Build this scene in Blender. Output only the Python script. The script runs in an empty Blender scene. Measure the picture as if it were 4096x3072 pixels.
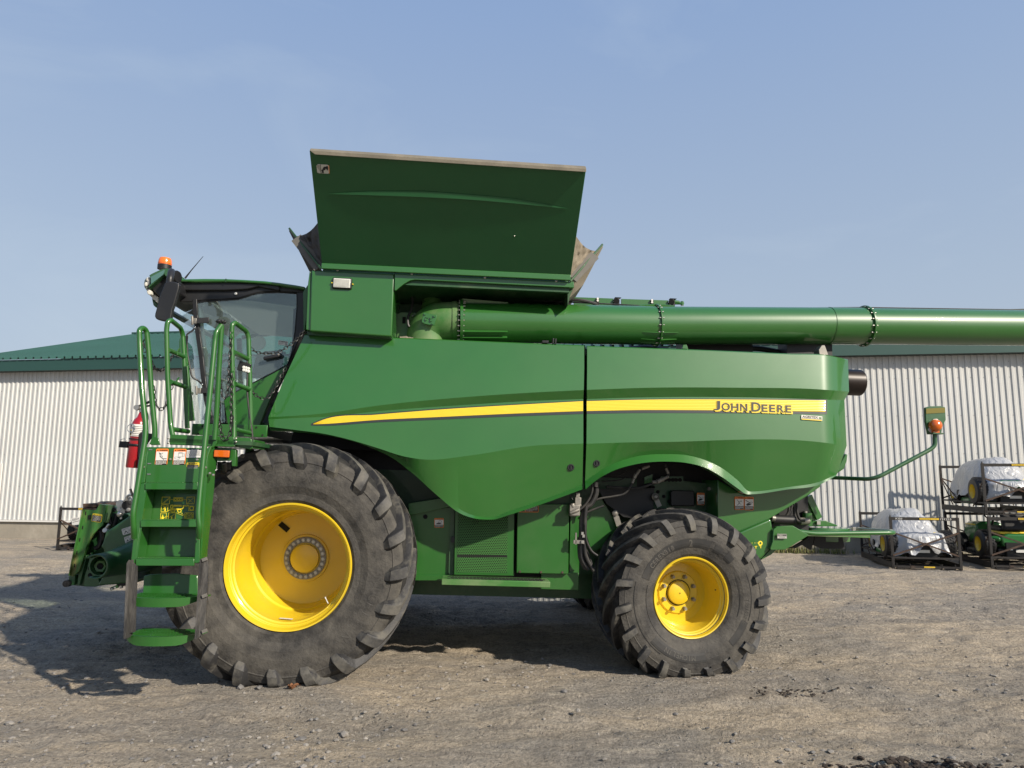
import bpy, bmesh, math, random
import numpy as np
from mathutils import Vector, Matrix, noise
random.seed(7)
rad = math.radians
scene = bpy.context.scene
COL = scene.collection

# ---------------------------------------------------------------- camera
FPX = 2840.0; PITCH = rad(7.62); ROLL = rad(.25); CAMZ = 1.60
cam_d = bpy.data.cameras.new('camera'); cam = bpy.data.objects.new('camera', cam_d)
COL.objects.link(cam); scene.camera = cam
cam_d.sensor_width = 36; cam_d.lens = 36*FPX/4096; cam_d.clip_end = 2000; cam_d.clip_start = 0.05
CR3 = (Matrix.Rotation(rad(90)+PITCH, 3, 'X') @ Matrix.Rotation(ROLL, 3, 'Z'))
cam.location = (0, 0, CAMZ); cam.rotation_euler = CR3.to_euler()

# regions in which the photograph was measured: offset and scale
CR = dict(A=(400,1000,2.37), B=(200,1600,1.5078), C=(700,1700,1.5082), D=(1100,550,1.58), E=(1500,1100,1.58),
          F=(1500,1800,2.011), G=(2200,1750,1.659), H=(2600,1200,1.659), I=(3200,1500,1.8438), J=(0,1250,1.58),
          K=(540,1040,5.925), L=(500,1700,3.687), M=(250,1950,3.687), N=(2950,1900,3.16), O=(3400,1800,3.178),
          Q=(2250,1850,3.403), R=(2800,1500,3.403), T=(540,1640,6.38), U=(1500,1080,5.185), V=(2250,1150,3.403),
          W=(1220,600,11.06), X=(1140,860,6.38), Y=(2250,900,5.185), Z=(480,2200,3.95), P=(0,0,0.54004), S=(0,0,1.0))
def src(c, x, y):
    o = CR[c]; return o[0]+x/o[2], o[1]+y/o[2]
def ray(c, x, y):
    u, v = src(c, x, y); a = (u-2048)/FPX; b = (1536-v)/FPX
    return CR3 @ Vector((a, b, -1))
CAM = Vector((0, 0, CAMZ))
class Frame:
    def __init__(s, mat): s.m = mat; s.i = mat.inverted()
    def P(s, c, x, y, yl):            # point of the plane local-y = yl seen at this spot
        o = s.i @ CAM; d = s.i.to_3x3() @ ray(c, x, y)
        return o + d*((yl-o.y)/d.y)
    def PX(s, c, x, y, xl):
        o = s.i @ CAM; d = s.i.to_3x3() @ ray(c, x, y)
        return o + d*((xl-o.x)/d.x)
    def PZ(s, c, x, y, zl):
        o = s.i @ CAM; d = s.i.to_3x3() @ ray(c, x, y)
        return o + d*((zl-o.z)/d.z)
WORLD = Frame(Matrix.Identity(4))
MM = Matrix.Translation((-1.75, 5.75, 0)) @ Matrix.Rotation(rad(4), 4, 'Z') @ Matrix.Rotation(rad(1.75), 4, 'Y')
MF = Frame(MM); P = MF.P

# ---------------------------------------------------------------- mesh builder
def basis(d):
    d = d.normalized(); u = Vector((0,0,1)) if abs(d.z) < .9 else Vector((0,1,0))
    a = d.cross(u).normalized(); return a, a.cross(d).normalized()
def rounded(pts, r=.03, n=4):
    pts = [Vector(p) for p in pts]; out = [pts[0]]
    for i in range(1, len(pts)-1):
        a, b, c = pts[i-1], pts[i], pts[i+1]
        rr = min(r, (a-b).length*.45, (c-b).length*.45)
        p0 = b+(a-b).normalized()*rr; p1 = b+(c-b).normalized()*rr
        for k in range(n+1):
            t = k/n; out.append(p0*(1-t)**2+b*2*t*(1-t)+p1*t*t)
    out.append(pts[-1]); return out
def smooth_path(pts, n=6):
    pts = [Vector(p) for p in pts]; out = []
    for i in range(len(pts)-1):
        p0 = pts[max(i-1,0)]; p1 = pts[i]; p2 = pts[i+1]; p3 = pts[min(i+2,len(pts)-1)]
        for k in range(n):
            t = k/n
            out.append(.5*((2*p1)+(p2-p0)*t+(2*p0-5*p1+4*p2-p3)*t*t+(3*p1-p0-3*p2+p3)*t**3))
    out.append(pts[-1]); return out
class MB:
    def __init__(s): s.v = []; s.f = []; s.m = []
    def add(s, vs, fs, mi=0):
        b = len(s.v); s.v += [Vector(v) for v in vs]; s.f += [tuple(b+i for i in f) for f in fs]; s.m += [mi]*len(fs); return s
    def box(s, c, sz, rot=None, mi=0):
        c = Vector(c); hx, hy, hz = sz[0]/2, sz[1]/2, sz[2]/2
        vs = [Vector((x,y,z)) for x in (-hx,hx) for y in (-hy,hy) for z in (-hz,hz)]
        if rot is not None: vs = [rot @ v for v in vs]
        s.add([c+v for v in vs], [(0,1,3,2),(4,6,7,5),(0,4,5,1),(2,3,7,6),(0,2,6,4),(1,5,7,3)], mi); return s
    def bb(s, lo, hi, mi=0):
        lo = Vector(lo); hi = Vector(hi); return s.box((lo+hi)/2, hi-lo, None, mi)
    def beam(s, a, b, w, h=None, up=None, mi=0):
        a = Vector(a); b = Vector(b); h = h or w; d = (b-a).normalized()
        if up is None: x, y = basis(d)
        else:
            x = d.cross(Vector(up)).normalized(); y = x.cross(d).normalized()
        vs = [p+x*sx*w/2+y*sy*h/2 for p in (a, b) for sx, sy in ((-1,-1),(1,-1),(1,1),(-1,1))]
        s.add(vs, [(3,2,1,0),(4,5,6,7),(0,1,5,4),(1,2,6,5),(2,3,7,6),(3,0,4,7)], mi); return s
    def tube(s, pts, r, n=10, mi=0, cap=True):
        pts = [Vector(p) for p in pts]; N = len(pts); rr = r if isinstance(r, (list,tuple)) else [r]*N
        d0 = (pts[1]-pts[0]).normalized(); x, y = basis(d0); vs = []; prev = d0
        for i, p in enumerate(pts):
            if i == 0: d = d0
            elif i == N-1: d = (pts[-1]-pts[-2]).normalized()
            else: d = ((pts[i+1]-p).normalized()+(p-pts[i-1]).normalized()).normalized()
            q = prev.rotation_difference(d); x = q @ x; y = q @ y; prev = d
            for k in range(n):
                a = 2*math.pi*k/n; vs.append(p+x*math.cos(a)*rr[i]+y*math.sin(a)*rr[i])
        fs = [(i*n+k, i*n+(k+1)%n, (i+1)*n+(k+1)%n, (i+1)*n+k) for i in range(N-1) for k in range(n)]
        if cap: fs += [tuple(range(n))[::-1], tuple((N-1)*n+k for k in range(n))]
        s.add(vs, fs, mi); return s
    def cyl(s, a, b, r, n=16, mi=0, r2=None): return s.tube([a, b], [r, r if r2 is None else r2], n, mi)
    def prism(s, poly, ext, mi=0, side=None):
        ext = Vector(ext); n = len(poly); vs = [Vector(p) for p in poly]+[Vector(p)+ext for p in poly]
        s.add(vs, [tuple(range(n)), tuple(range(2*n-1, n-1, -1))], mi)
        b = len(s.v)-2*n; s.f += [(b+i, b+n+i, b+n+(i+1)%n, b+(i+1)%n) for i in range(n)]; s.m += [mi if side is None else side]*n
        return s
    def grid(s, rows, mi=0, closed=False):
        R = len(rows); Cn = len(rows[0]); vs = [p for r in rows for p in r]
        fs = []
        for i in range(R-1):
            for j in range(Cn-1 if not closed else Cn):
                j2 = (j+1) % Cn; fs.append((i*Cn+j, i*Cn+j2, (i+1)*Cn+j2, (i+1)*Cn+j))
        s.add(vs, fs, mi); return s
    def lathe(s, prof, o=(0,0,0), n=64, mi=0, rot=None, mis=None):     # axis = local y, profile (y, r)
        o = Vector(o); rows = []
        for (yy, r) in prof:
            row = [Vector((r*math.cos(2*math.pi*k/n), yy, r*math.sin(2*math.pi*k/n))) for k in range(n)]
            if rot is not None: row = [rot @ p for p in row]
            rows.append([o+p for p in row])
        if mis is None: s.grid(rows, mi, True)
        else:
            for i in range(len(rows)-1): s.grid(rows[i:i+2], mis[i], True)
        return s
    def sphere(s, c, r, n=12, m=8, mi=0):
        c = Vector(c); r = Vector(r) if not isinstance(r, (int,float)) else Vector((r,r,r)); rows = []
        for i in range(m+1):
            t = math.pi*i/m
            rows.append([c+Vector((r.x*math.sin(t)*math.cos(2*math.pi*k/n), r.y*math.sin(t)*math.sin(2*math.pi*k/n), r.z*math.cos(t))) for k in range(n)])
        s.grid(rows, mi, True); return s
    def chain(s, pts, link=.040, r=.0038, mi=0):
        pts = [Vector(p) for p in pts]; seg = [0]
        for i in range(1, len(pts)): seg.append(seg[-1]+(pts[i]-pts[i-1]).length)
        L = seg[-1]; n = max(2, int(L/(link*.72)))
        for k in range(n):
            t = (k+.5)/n*L; i = max(j for j in range(len(seg)-1) if seg[j] <= t)
            f = (t-seg[i])/max(1e-6, seg[i+1]-seg[i]); c = pts[i].lerp(pts[i+1], f); d = (pts[i+1]-pts[i]).normalized()
            a, b = basis(d); w = a if k % 2 else b; w2 = b if k % 2 else a
            ring = [c+d*math.cos(q)*link*.5+w*math.sin(q)*link*.3 for q in [2*math.pi*j/8 for j in range(8)]]
            rows = []
            for j in range(8):
                o = (ring[j]-c).normalized(); rows.append([ring[j]+o*math.cos(z)*r+w2*math.sin(z)*r for z in [2*math.pi*h/5 for h in range(5)]])
            rows.append(rows[0]); s.grid(rows, mi, True)
        return s
def obj(name, mb, mats, parent=None, label=None, cat=None, group=None, kind=None, smooth=35, bevel=0, seg=2, solid=0, weld=False):
    me = bpy.data.meshes.new(name); me.from_pydata([tuple(v) for v in mb.v], [], mb.f); 
    if not isinstance(mats, (list,tuple)): mats = [mats]
    for m in mats: me.materials.append(M[m] if isinstance(m, str) else m)
    me.polygons.foreach_set('material_index', mb.m)
    bm = bmesh.new(); bm.from_mesh(me)
    if weld: bmesh.ops.remove_doubles(bm, verts=bm.verts, dist=1e-5)
    bmesh.ops.recalc_face_normals(bm, faces=bm.faces); bm.to_mesh(me); bm.free()
    if smooth:
        me.polygons.foreach_set('use_smooth', [True]*len(me.polygons)); me.set_sharp_from_angle(angle=rad(smooth))
    me.update(); o = bpy.data.objects.new(name, me); COL.objects.link(o)
    if parent: o.parent = parent
    tag(o, label, cat, group, kind)
    if solid:
        md = o.modifiers.new('s', 'SOLIDIFY'); md.thickness = solid; md.offset = 0
    if bevel:
        md = o.modifiers.new('b', 'BEVEL'); md.width = bevel; md.segments = seg; md.limit_method = 'ANGLE'; md.angle_limit = rad(28)
        md.harden_normals = False
    return o
def split(o):                                     # one object per loose piece, same name and parent
    me = o.data; n = len(me.vertices); par = list(range(n))
    def find(a):
        while par[a] != a: par[a] = par[par[a]]; a = par[a]
        return a
    for e in me.edges:
        a, b = find(e.vertices[0]), find(e.vertices[1])
        if a != b: par[a] = b
    groups = {}
    for p_ in me.polygons: groups.setdefault(find(p_.vertices[0]), []).append(p_)
    gl = list(groups.values())
    if len(gl) < 2: return [o]
    base = o.name.split('.')[0]; out = []
    for g in gl:
        ids = sorted({v for p_ in g for v in p_.vertices}); mp = {v: i for i, v in enumerate(ids)}
        m2 = bpy.data.meshes.new(base); m2.from_pydata([me.vertices[v].co[:] for v in ids], [], [[mp[v] for v in p_.vertices] for p_ in g])
        for mt in me.materials: m2.materials.append(mt)
        m2.polygons.foreach_set('material_index', [p_.material_index for p_ in g]); m2.polygons.foreach_set('use_smooth', [p_.use_smooth for p_ in g]); m2.set_sharp_from_angle(angle=rad(35)) if g[0].use_smooth else None
        c = o.copy(); c.data = m2; COL.objects.link(c); c.name = base; out.append(c)
    bpy.data.objects.remove(o); return out
def tag(o, label=None, cat=None, group=None, kind=None):
    if label: o['label'] = label
    if cat: o['category'] = cat
    if group: o['group'] = group
    if kind: o['kind'] = kind
def empty(name, mat, label, cat, group=None):
    o = bpy.data.objects.new(name, None); COL.objects.link(o); o.matrix_world = mat; o.empty_display_size = .2
    tag(o, label, cat, group); return o
_tc = {}
def text_geo(s, bold=0.0):
    k = (s, bold)
    if k in _tc: return _tc[k]
    cu = bpy.data.curves.new('t', 'FONT'); cu.body = s; cu.size = 1; cu.offset = bold; cu.resolution_u = 3
    ob = bpy.data.objects.new('t', cu); COL.objects.link(ob); bpy.context.view_layer.update()
    dg = bpy.context.evaluated_depsgraph_get(); me = bpy.data.meshes.new_from_object(ob.evaluated_get(dg))
    vs = [v.co.copy() for v in me.vertices]; fs = [tuple(p.vertices) for p in me.polygons]
    bpy.data.objects.remove(ob); bpy.data.curves.remove(cu); bpy.data.meshes.remove(me)
    x0 = min(v.x for v in vs); x1 = max(v.x for v in vs); y0 = min(v.y for v in vs); y1 = max(v.y for v in vs)
    _tc[k] = (vs, fs, x0, x1, y0, y1); return _tc[k]
class Decal:                                     # a flat label: o top-left corner, ux across, uy down, n out
    def __init__(s, o, tr, bl, n=None):
        s.o = Vector(o); s.ux = Vector(tr)-s.o; s.uy = Vector(bl)-s.o; s.n = s.ux.cross(s.uy).normalized()
        if n is not None and s.n.dot(n) < 0: s.n = -s.n
        s.mb = MB()
    def pt(s, x, y, h): return s.o+s.ux*x+s.uy*y+s.n*h
    def rect(s, x0, y0, x1, y1, mi, layer=0, rd=0):
        h = .0012+.0009*layer; lx = s.ux.length; ly = s.uy.length
        if rd:
            a = rd/lx; b = rd/ly; pts = [(x0+a,y0),(x1-a,y0),(x1,y0+b),(x1,y1-b),(x1-a,y1),(x0+a,y1),(x0,y1-b),(x0,y0+b)]
        else: pts = [(x0,y0),(x1,y0),(x1,y1),(x0,y1)]
        s.mb.add([s.pt(x,y,h) for x, y in pts], [tuple(range(len(pts)))], mi); return s
    def slab(s, rd=.008, mi=0, th=.0012):
        lx = s.ux.length; ly = s.uy.length; a = rd/lx; b = rd/ly
        pts = [(a,0),(1-a,0),(1,b),(1,1-b),(1-a,1),(a,1),(0,1-b),(0,b)]
        s.mb.prism([s.pt(x,y,th) for x, y in pts], -s.n*(th+.003), mi); return s
    def poly(s, pts, mi, layer=1):
        h = .0012+.0009*layer; s.mb.add([s.pt(x,y,h) for x, y in pts], [tuple(range(len(pts)))], mi); return s
    def line(s, x0, y0, x1, y1, w, mi, layer=1):
        lx = s.ux.length; ly = s.uy.length; dx = (x1-x0)*lx; dy = (y1-y0)*ly; L = math.hypot(dx, dy) or 1e-6
        px = -dy/L*w/2/lx; py = dx/L*w/2/ly
        return s.poly([(x0+px,y0+py),(x1+px,y1+py),(x1-px,y1-py),(x0-px,y0-py)], mi, layer)
    def lines(s, pts, w, mi, layer=1):
        for a, b in zip(pts, pts[1:]): s.line(a[0],a[1],b[0],b[1],w,mi,layer)
        return s
    def circ(s, x, y, r, mi, layer=1, n=10):
        lx = s.ux.length; ly = s.uy.length
        return s.poly([(x+r/lx*math.cos(2*math.pi*k/n), y+r/ly*math.sin(2*math.pi*k/n)) for k in range(n)], mi, layer)
    def ring(s, x, y, r, w, mi, layer=1, n=14):
        lx = s.ux.length; ly = s.uy.length
        pts = [(x+r/lx*math.cos(2*math.pi*k/n), y+r/ly*math.sin(2*math.pi*k/n)) for k in range(n+1)]; return s.lines(pts, w, mi, layer)
    def text(s, t, x0, y0, x1, y1, mi, layer=1, bold=0.0):
        vs, fs, a0, a1, b0, b1 = text_geo(t, bold); h = .0012+.0009*layer
        s.mb.add([s.pt(x0+(v.x-a0)/(a1-a0)*(x1-x0), y1-(v.y-b0)/(b1-b0)*(y1-y0), h) for v in vs], fs, mi); return s
    def fine(s, x0, y0, x1, y1, rows, mi, layer=1, seed=1, fill=.5):     # rows of small print
        r = random.Random(seed); hh = (y1-y0)/rows
        for i in range(rows):
            x = x0; e = x1 if i < rows-1 else x0+(x1-x0)*.6
            while x < e-.02:
                w = min(r.uniform(.05,.15)*(x1-x0), e-x); s.rect(x, y0+i*hh+hh*(1-fill)/2, x+w, y0+i*hh+hh*(1+fill)/2, mi, layer); x += w+.02*(x1-x0)+.01
        return s

# ---------------------------------------------------------------- materials
M = {}
def mat(name, col, rough=.5, metal=0, coat=0, var=0, vscale=3, dust=0, dustcol=(.30,.26,.20), dscale=2.5, bump=0, bscale=60, ior=1.45, trans=0, alpha=1, emis=None, crough=.06, dlo=.45, dhi=.75, rvar=0, stretch=None, cior=1.5):
    m = bpy.data.materials.new(name); m.use_nodes = True; nt = m.node_tree; N = nt.nodes; Lk = nt.links
    b = N['Principled BSDF']; b.inputs['Base Color'].default_value = (*col, 1); b.inputs['Roughness'].default_value = rough
    b.inputs['Metallic'].default_value = metal; b.inputs['IOR'].default_value = ior; b.inputs['Coat Weight'].default_value = coat; b.inputs['Coat Roughness'].default_value = crough; b.inputs['Coat IOR'].default_value = cior
    b.inputs['Transmission Weight'].default_value = trans; b.inputs['Alpha'].default_value = alpha
    if emis: b.inputs['Emission Color'].default_value = (*emis[0], 1); b.inputs['Emission Strength'].default_value = emis[1]
    co = None
    if var or dust or bump or rvar:
        tc = N.new('ShaderNodeTexCoord'); co = tc.outputs['Object']
        if stretch:
            mp = N.new('ShaderNodeMapping'); mp.inputs['Scale'].default_value = stretch; Lk.new(co, mp.inputs['Vector']); co = mp.outputs['Vector']
    csock = None
    def nz(sc, det=5, rg=.6):
        n = N.new('ShaderNodeTexNoise'); n.inputs['Scale'].default_value = sc; n.inputs['Detail'].default_value = det; n.inputs['Roughness'].default_value = rg
        Lk.new(co, n.inputs['Vector']); return n.outputs['Fac']
    if var:
        r = N.new('ShaderNodeMapRange'); Lk.new(nz(vscale), r.inputs[0]); r.inputs[1].default_value = .3; r.inputs[2].default_value = .7; r.inputs[3].default_value = 1-var; r.inputs[4].default_value = 1+var
        mx = N.new('ShaderNodeMix'); mx.data_type = 'RGBA'; mx.blend_type = 'MULTIPLY'; mx.inputs[0].default_value = 1
        mx.inputs[6].default_value = (*col, 1); Lk.new(r.outputs[0], mx.inputs[7]); csock = mx.outputs[2]
    if dust:
        r = N.new('ShaderNodeMapRange'); Lk.new(nz(dscale, 8, .65), r.inputs[0]); r.inputs[1].default_value = dlo; r.inputs[2].default_value = dhi; r.inputs[3].default_value = 0; r.inputs[4].default_value = dust
        mx = N.new('ShaderNodeMix'); mx.data_type = 'RGBA'; Lk.new(r.outputs[0], mx.inputs[0])
        if csock: Lk.new(csock, mx.inputs[6])
        else: mx.inputs[6].default_value = (*col, 1)
        mx.inputs[7].default_value = (*dustcol, 1); csock = mx.outputs[2]
        rr = N.new('ShaderNodeMapRange'); Lk.new(r.outputs[0], rr.inputs[0]); rr.inputs[3].default_value = rough; rr.inputs[4].default_value = .9; Lk.new(rr.outputs[0], b.inputs['Roughness'])
        cw = N.new('ShaderNodeMapRange'); Lk.new(r.outputs[0], cw.inputs[0]); cw.inputs[3].default_value = coat; cw.inputs[4].default_value = 0; Lk.new(cw.outputs[0], b.inputs['Coat Weight'])
    if csock: Lk.new(csock, b.inputs['Base Color'])
    if bump:
        bp = N.new('ShaderNodeBump'); bp.inputs['Strength'].default_value = bump; bp.inputs['Distance'].default_value = .01; Lk.new(nz(bscale, 6, .6), bp.inputs['Height']); Lk.new(bp.outputs[0], b.inputs['Normal'])
    M[name] = m; return m
GREEN = (.0120, .098, .0098)
mat('green', GREEN, .38, coat=.8, crough=.05, cior=1.62, var=.06, vscale=1.5, dust=.05, dscale=1.1, dustcol=(.18,.20,.10), dlo=.25, dhi=.75, bump=.10, bscale=2.2)
mat('green_part', (.0120,.088,.0090), .42, coat=.45, crough=.12, var=.06, vscale=2, dust=.10, dscale=2.2, dustcol=(.16,.17,.11))
mat('green_dusty', (.034,.14,.024), .5, coat=.3, var=.08, dust=.55, dscale=3.0, dustcol=(.24,.22,.15), dlo=.40, dhi=.75)
mat('green_cast', (.014,.075,.022), .42, coat=.45, crough=.2, var=.12, dust=.18, dscale=4, dustcol=(.2,.2,.15))
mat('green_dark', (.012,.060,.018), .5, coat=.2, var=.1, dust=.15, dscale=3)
mat('lid_green', (.009,.080,.024), .5, coat=.15, crough=.3, var=.05, dust=.04, dscale=1.2, dustcol=(.12,.13,.09))
mat('green_worn', (.03,.125,.022), .5, coat=.2, var=.1, dust=.75, dscale=6, dustcol=(.20,.12,.06), dlo=.52, dhi=.72, stretch=(3,3,.6))
mat('taupe', (.14,.125,.095), .8, var=.15, vscale=5, dust=.3, dscale=8, bump=.2)
mat('taupe_dark', (.10,.095,.085), .8, var=.15, vscale=5)
mat('yellow', (.60,.425,.014), .38, coat=.5, crough=.1, var=.04, dust=.12, dscale=4, dustcol=(.45,.36,.16), bump=.06, bscale=300)
mat('stripe', (.66,.49,.03), .35, coat=.4)
mat('print_yellow', (.80,.62,.03), .6)
mat('black_band', (.022,.026,.028), .4, coat=.3)
mat('rubber', (.024,.023,.022), .75, var=.35, vscale=9, dust=.65, dscale=4.5, dustcol=(.118,.108,.090), dlo=.36, dhi=.70, bump=.6, bscale=45)
mat('rubber_lug', (.018,.018,.019), .58, var=.3, vscale=9, dust=.75, dscale=6.5, dustcol=(.14,.13,.105), dlo=.50, dhi=.70, bump=.4, bscale=70)
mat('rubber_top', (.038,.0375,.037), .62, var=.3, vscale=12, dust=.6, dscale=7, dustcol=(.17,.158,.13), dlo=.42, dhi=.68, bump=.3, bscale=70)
mat('rubber_mark', (.018,.018,.018), .6, var=.2, dust=.2, dscale=9, dustcol=(.12,.11,.09))
mat('rubber_letter', (.075,.07,.062), .65, var=.2)
mat('rubber_groove_shade', (.010,.010,.010), .75, var=.3, vscale=9, dust=.25, dscale=9, dustcol=(.10,.09,.075), bump=.4, bscale=60)  # near-black rubber puts recess shade into the grooves between lugs
mat('rubber_faint', (.050,.047,.042), .7, var=.3, vscale=9)
mat('strap', (.028,.027,.026), .8, var=.45, vscale=30, dust=.6, dscale=20, dustcol=(.16,.15,.135), bump=.6, bscale=120, stretch=(1,1,.12))
mat('steel', (.42,.41,.38), .38, metal=.85, var=.1, vscale=20)
mat('steel_dull', (.22,.21,.19), .5, metal=.6, var=.2, vscale=15, dust=.3, dscale=15)
mat('chrome', (.7,.7,.68), .18, metal=1)
mat('black', (.007,.007,.008), .5, var=.2, vscale=6, dust=.12, dscale=5, dustcol=(.05,.045,.04))
mat('plastic', (.012,.0125,.014), .42, var=.1, dust=.12, dscale=3, dustcol=(.05,.047,.04))
mat('void', (.006,.006,.006), .9)
mat('hose', (.016,.016,.017), .5, dust=.35, dscale=12, dustcol=(.10,.09,.07))
mat('chain', (.03,.03,.03), .45, metal=.5)
mat('amber', (.60,.12,.005), .22, coat=.8, trans=.15)
mat('amber_hi', (.75,.15,.010), .25, coat=.8)
mat('red', (.27,.005,.010), .3, coat=.6)
mat('white', (.60,.59,.56), .5)
mat('offwhite', (.50,.49,.44), .6, var=.1)
mat('ink', (.015,.015,.016), .5)
mat('orange', (.80,.21,.03), .5)
mat('print_text', (.62,.60,.55), .6)
mat('lens', (.62,.62,.58), .15, coat=1, bump=.4, bscale=120)
mat('lens_smoke', (.10,.12,.10), .15, coat=1)
mat('cloth', (.055,.055,.06), .85, var=.3, vscale=6, bump=.3, bscale=30)
mat('cloth_tan', (.22,.185,.14), .85, var=.25, vscale=7, dust=.3, dscale=9, bump=.3, bscale=30)
mat('cab_grey', (.10,.11,.11), .7, var=.1)
mat('ceiling_grey', (.60,.62,.60), .7)
mat('rust', (.05,.032,.024), .75, var=.4, vscale=14, dust=.5, dscale=9, dustcol=(.12,.065,.035))
mat('crate_black', (.018,.016,.015), .55, var=.3, vscale=10, dust=.45, dscale=5, dustcol=(.10,.055,.032), dlo=.55, dhi=.75)
mat('mower_green', (.02,.13,.03), .3, coat=.5)
mat('leaf', (.16,.07,.03), .8, var=.3, vscale=30)
mat('grass', (.11,.13,.035), .7, var=.35, vscale=8)
mat('grass_dry', (.28,.23,.11), .8, var=.3, vscale=8)
mat('stone', (.21,.195,.175), .85, var=.30, vscale=5, bump=.4, bscale=60)
mat('stone_dark', (.13,.125,.12), .85, var=.3, vscale=5, bump=.4, bscale=60)
mat('soil', (.035,.026,.02), .95, var=.4, vscale=12, bump=1, bscale=40)
mat('puddle', (.02,.02,.02), .03, ior=1.33)
def glassmat(name, tint, refl=.10, rough=.02, extra=.0, ecol=(.2,.24,.24)):
    m = bpy.data.materials.new(name); m.use_nodes = True; nt = m.node_tree; N = nt.nodes; Lk = nt.links; N.clear()
    out = N.new('ShaderNodeOutputMaterial'); t = N.new('ShaderNodeBsdfTransparent'); t.inputs[0].default_value = (*tint, 1)
    g = N.new('ShaderNodeBsdfGlossy'); g.inputs['Roughness'].default_value = rough; g.inputs[0].default_value = (.9,.95,.95,1)
    lw = N.new('ShaderNodeLayerWeight'); lw.inputs[0].default_value = .5
    pw = N.new('ShaderNodeMath'); pw.operation = 'POWER'; pw.inputs[1].default_value = 5; Lk.new(lw.outputs['Facing'], pw.inputs[0])
    ad = N.new('ShaderNodeMath'); ad.operation = 'MULTIPLY_ADD'; ad.inputs[1].default_value = .9; ad.inputs[2].default_value = .04+refl; ad.use_clamp = True; Lk.new(pw.outputs[0], ad.inputs[0])
    mx = N.new('ShaderNodeMixShader'); Lk.new(ad.outputs[0], mx.inputs[0]); Lk.new(t.outputs[0], mx.inputs[1]); Lk.new(g.outputs[0], mx.inputs[2])
    last = mx
    if extra:
        d = N.new('ShaderNodeBsdfDiffuse'); d.inputs[0].default_value = (*ecol, 1)  # diffuse veil paints reflected haze, with dust, onto the glass
        m2 = N.new('ShaderNodeMixShader'); m2.inputs[0].default_value = extra; Lk.new(mx.outputs[0], m2.inputs[1]); Lk.new(d.outputs[0], m2.inputs[2]); last = m2
    Lk.new(last.outputs[0], out.inputs[0]); M[name] = m; return m
glassmat('glass', (.84,.93,.91), .05, extra=.09, ecol=(.26,.31,.31))
glassmat('glass_front', (.86,.94,.93), .03, extra=.04, ecol=(.3,.34,.34))
def plasticfilm():
    m = bpy.data.materials.new('film'); m.use_nodes = True; nt = m.node_tree; N = nt.nodes; Lk = nt.links
    b = N['Principled BSDF']; b.inputs['Base Color'].default_value = (.40,.41,.425,1); b.inputs['Roughness'].default_value = .28; b.inputs['Coat Weight'].default_value = .4
    tc = N.new('ShaderNodeTexCoord'); n = N.new('ShaderNodeTexNoise'); n.inputs['Scale'].default_value = 5; n.inputs['Detail'].default_value = 5; n.inputs['Distortion'].default_value = 1.2
    mp = N.new('ShaderNodeMapping'); mp.inputs['Scale'].default_value = (1.6,1.6,.7); Lk.new(tc.outputs['Object'], mp.inputs[0]); Lk.new(mp.outputs[0], n.inputs['Vector'])
    bp = N.new('ShaderNodeBump'); bp.inputs['Strength'].default_value = .9; bp.inputs['Distance'].default_value = .05; Lk.new(n.outputs['Fac'], bp.inputs['Height']); Lk.new(bp.outputs[0], b.inputs['Normal'])
    b.inputs['Alpha'].default_value = .90; M['film'] = m
plasticfilm()
mat('tarp', (.013,.013,.014), .35, coat=.3, bump=1, bscale=9)
def perforated():
    m = bpy.data.materials.new('perforated'); m.use_nodes = True; nt = m.node_tree; N = nt.nodes; Lk = nt.links; b = N['Principled BSDF']
    b.inputs['Base Color'].default_value = (.035,.14,.025,1); b.inputs['Roughness'].default_value = .5
    tc = N.new('ShaderNodeTexCoord'); sp = N.new('ShaderNodeSeparateXYZ'); Lk.new(tc.outputs['Object'], sp.inputs[0])
    def mth(op, a, b_=None):
        n = N.new('ShaderNodeMath'); n.operation = op
        for i, q in enumerate((a, b_)):
            if q is None: continue
            if isinstance(q, (int, float)): n.inputs[i].default_value = q
            else: Lk.new(q, n.inputs[i])
        return n.outputs[0]
    p = .0165
    xs = mth('MULTIPLY', sp.outputs[0], 1/p); zs = mth('MULTIPLY', sp.outputs[2], 1/(p*1.732))
    def dots(ox, oz):
        fx = mth('SUBTRACT', mth('FRACT', mth('ADD', xs, ox+50)), .5); fz = mth('MULTIPLY', mth('SUBTRACT', mth('FRACT', mth('ADD', zs, oz+50)), .5), 1.732)
        return mth('LESS_THAN', mth('ADD', mth('MULTIPLY', fx, fx), mth('MULTIPLY', fz, fz)), .36**2)
    hole = mth('MAXIMUM', dots(0,0), dots(.5,.5)); sub = mth('SUBTRACT', 1, hole); Lk.new(sub, b.inputs['Alpha'])
    M['perforated'] = m
perforated()
# ---------------------------------------------------------------- sky and sun
SUN_EL = rad(31); SUN_DIR = Vector((.766*math.cos(SUN_EL), -.643*math.cos(SUN_EL), math.sin(SUN_EL))).normalized()
w = bpy.data.worlds.new('World'); scene.world = w; w.use_nodes = True; nt = w.node_tree; bg = nt.nodes['Background']
sky = nt.nodes.new('ShaderNodeTexSky'); sky.sky_type = 'NISHITA'; sky.sun_disc = False; sky.sun_elevation = SUN_EL
sky.sun_rotation = math.atan2(SUN_DIR.x, SUN_DIR.y); sky.air_density = 1.0; sky.dust_density = 2.2; sky.ozone_density = 2.0; sky.altitude = 0
hsv = nt.nodes.new('ShaderNodeHueSaturation'); hsv.inputs['Saturation'].default_value = .72; hsv.inputs['Value'].default_value = 1.0
nt.links.new(sky.outputs[0], hsv.inputs['Color']); mixs = nt.nodes.new('ShaderNodeMix'); mixs.data_type = 'RGBA'; mixs.inputs[0].default_value = .84   # haze: pale low down, bluer overhead
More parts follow.
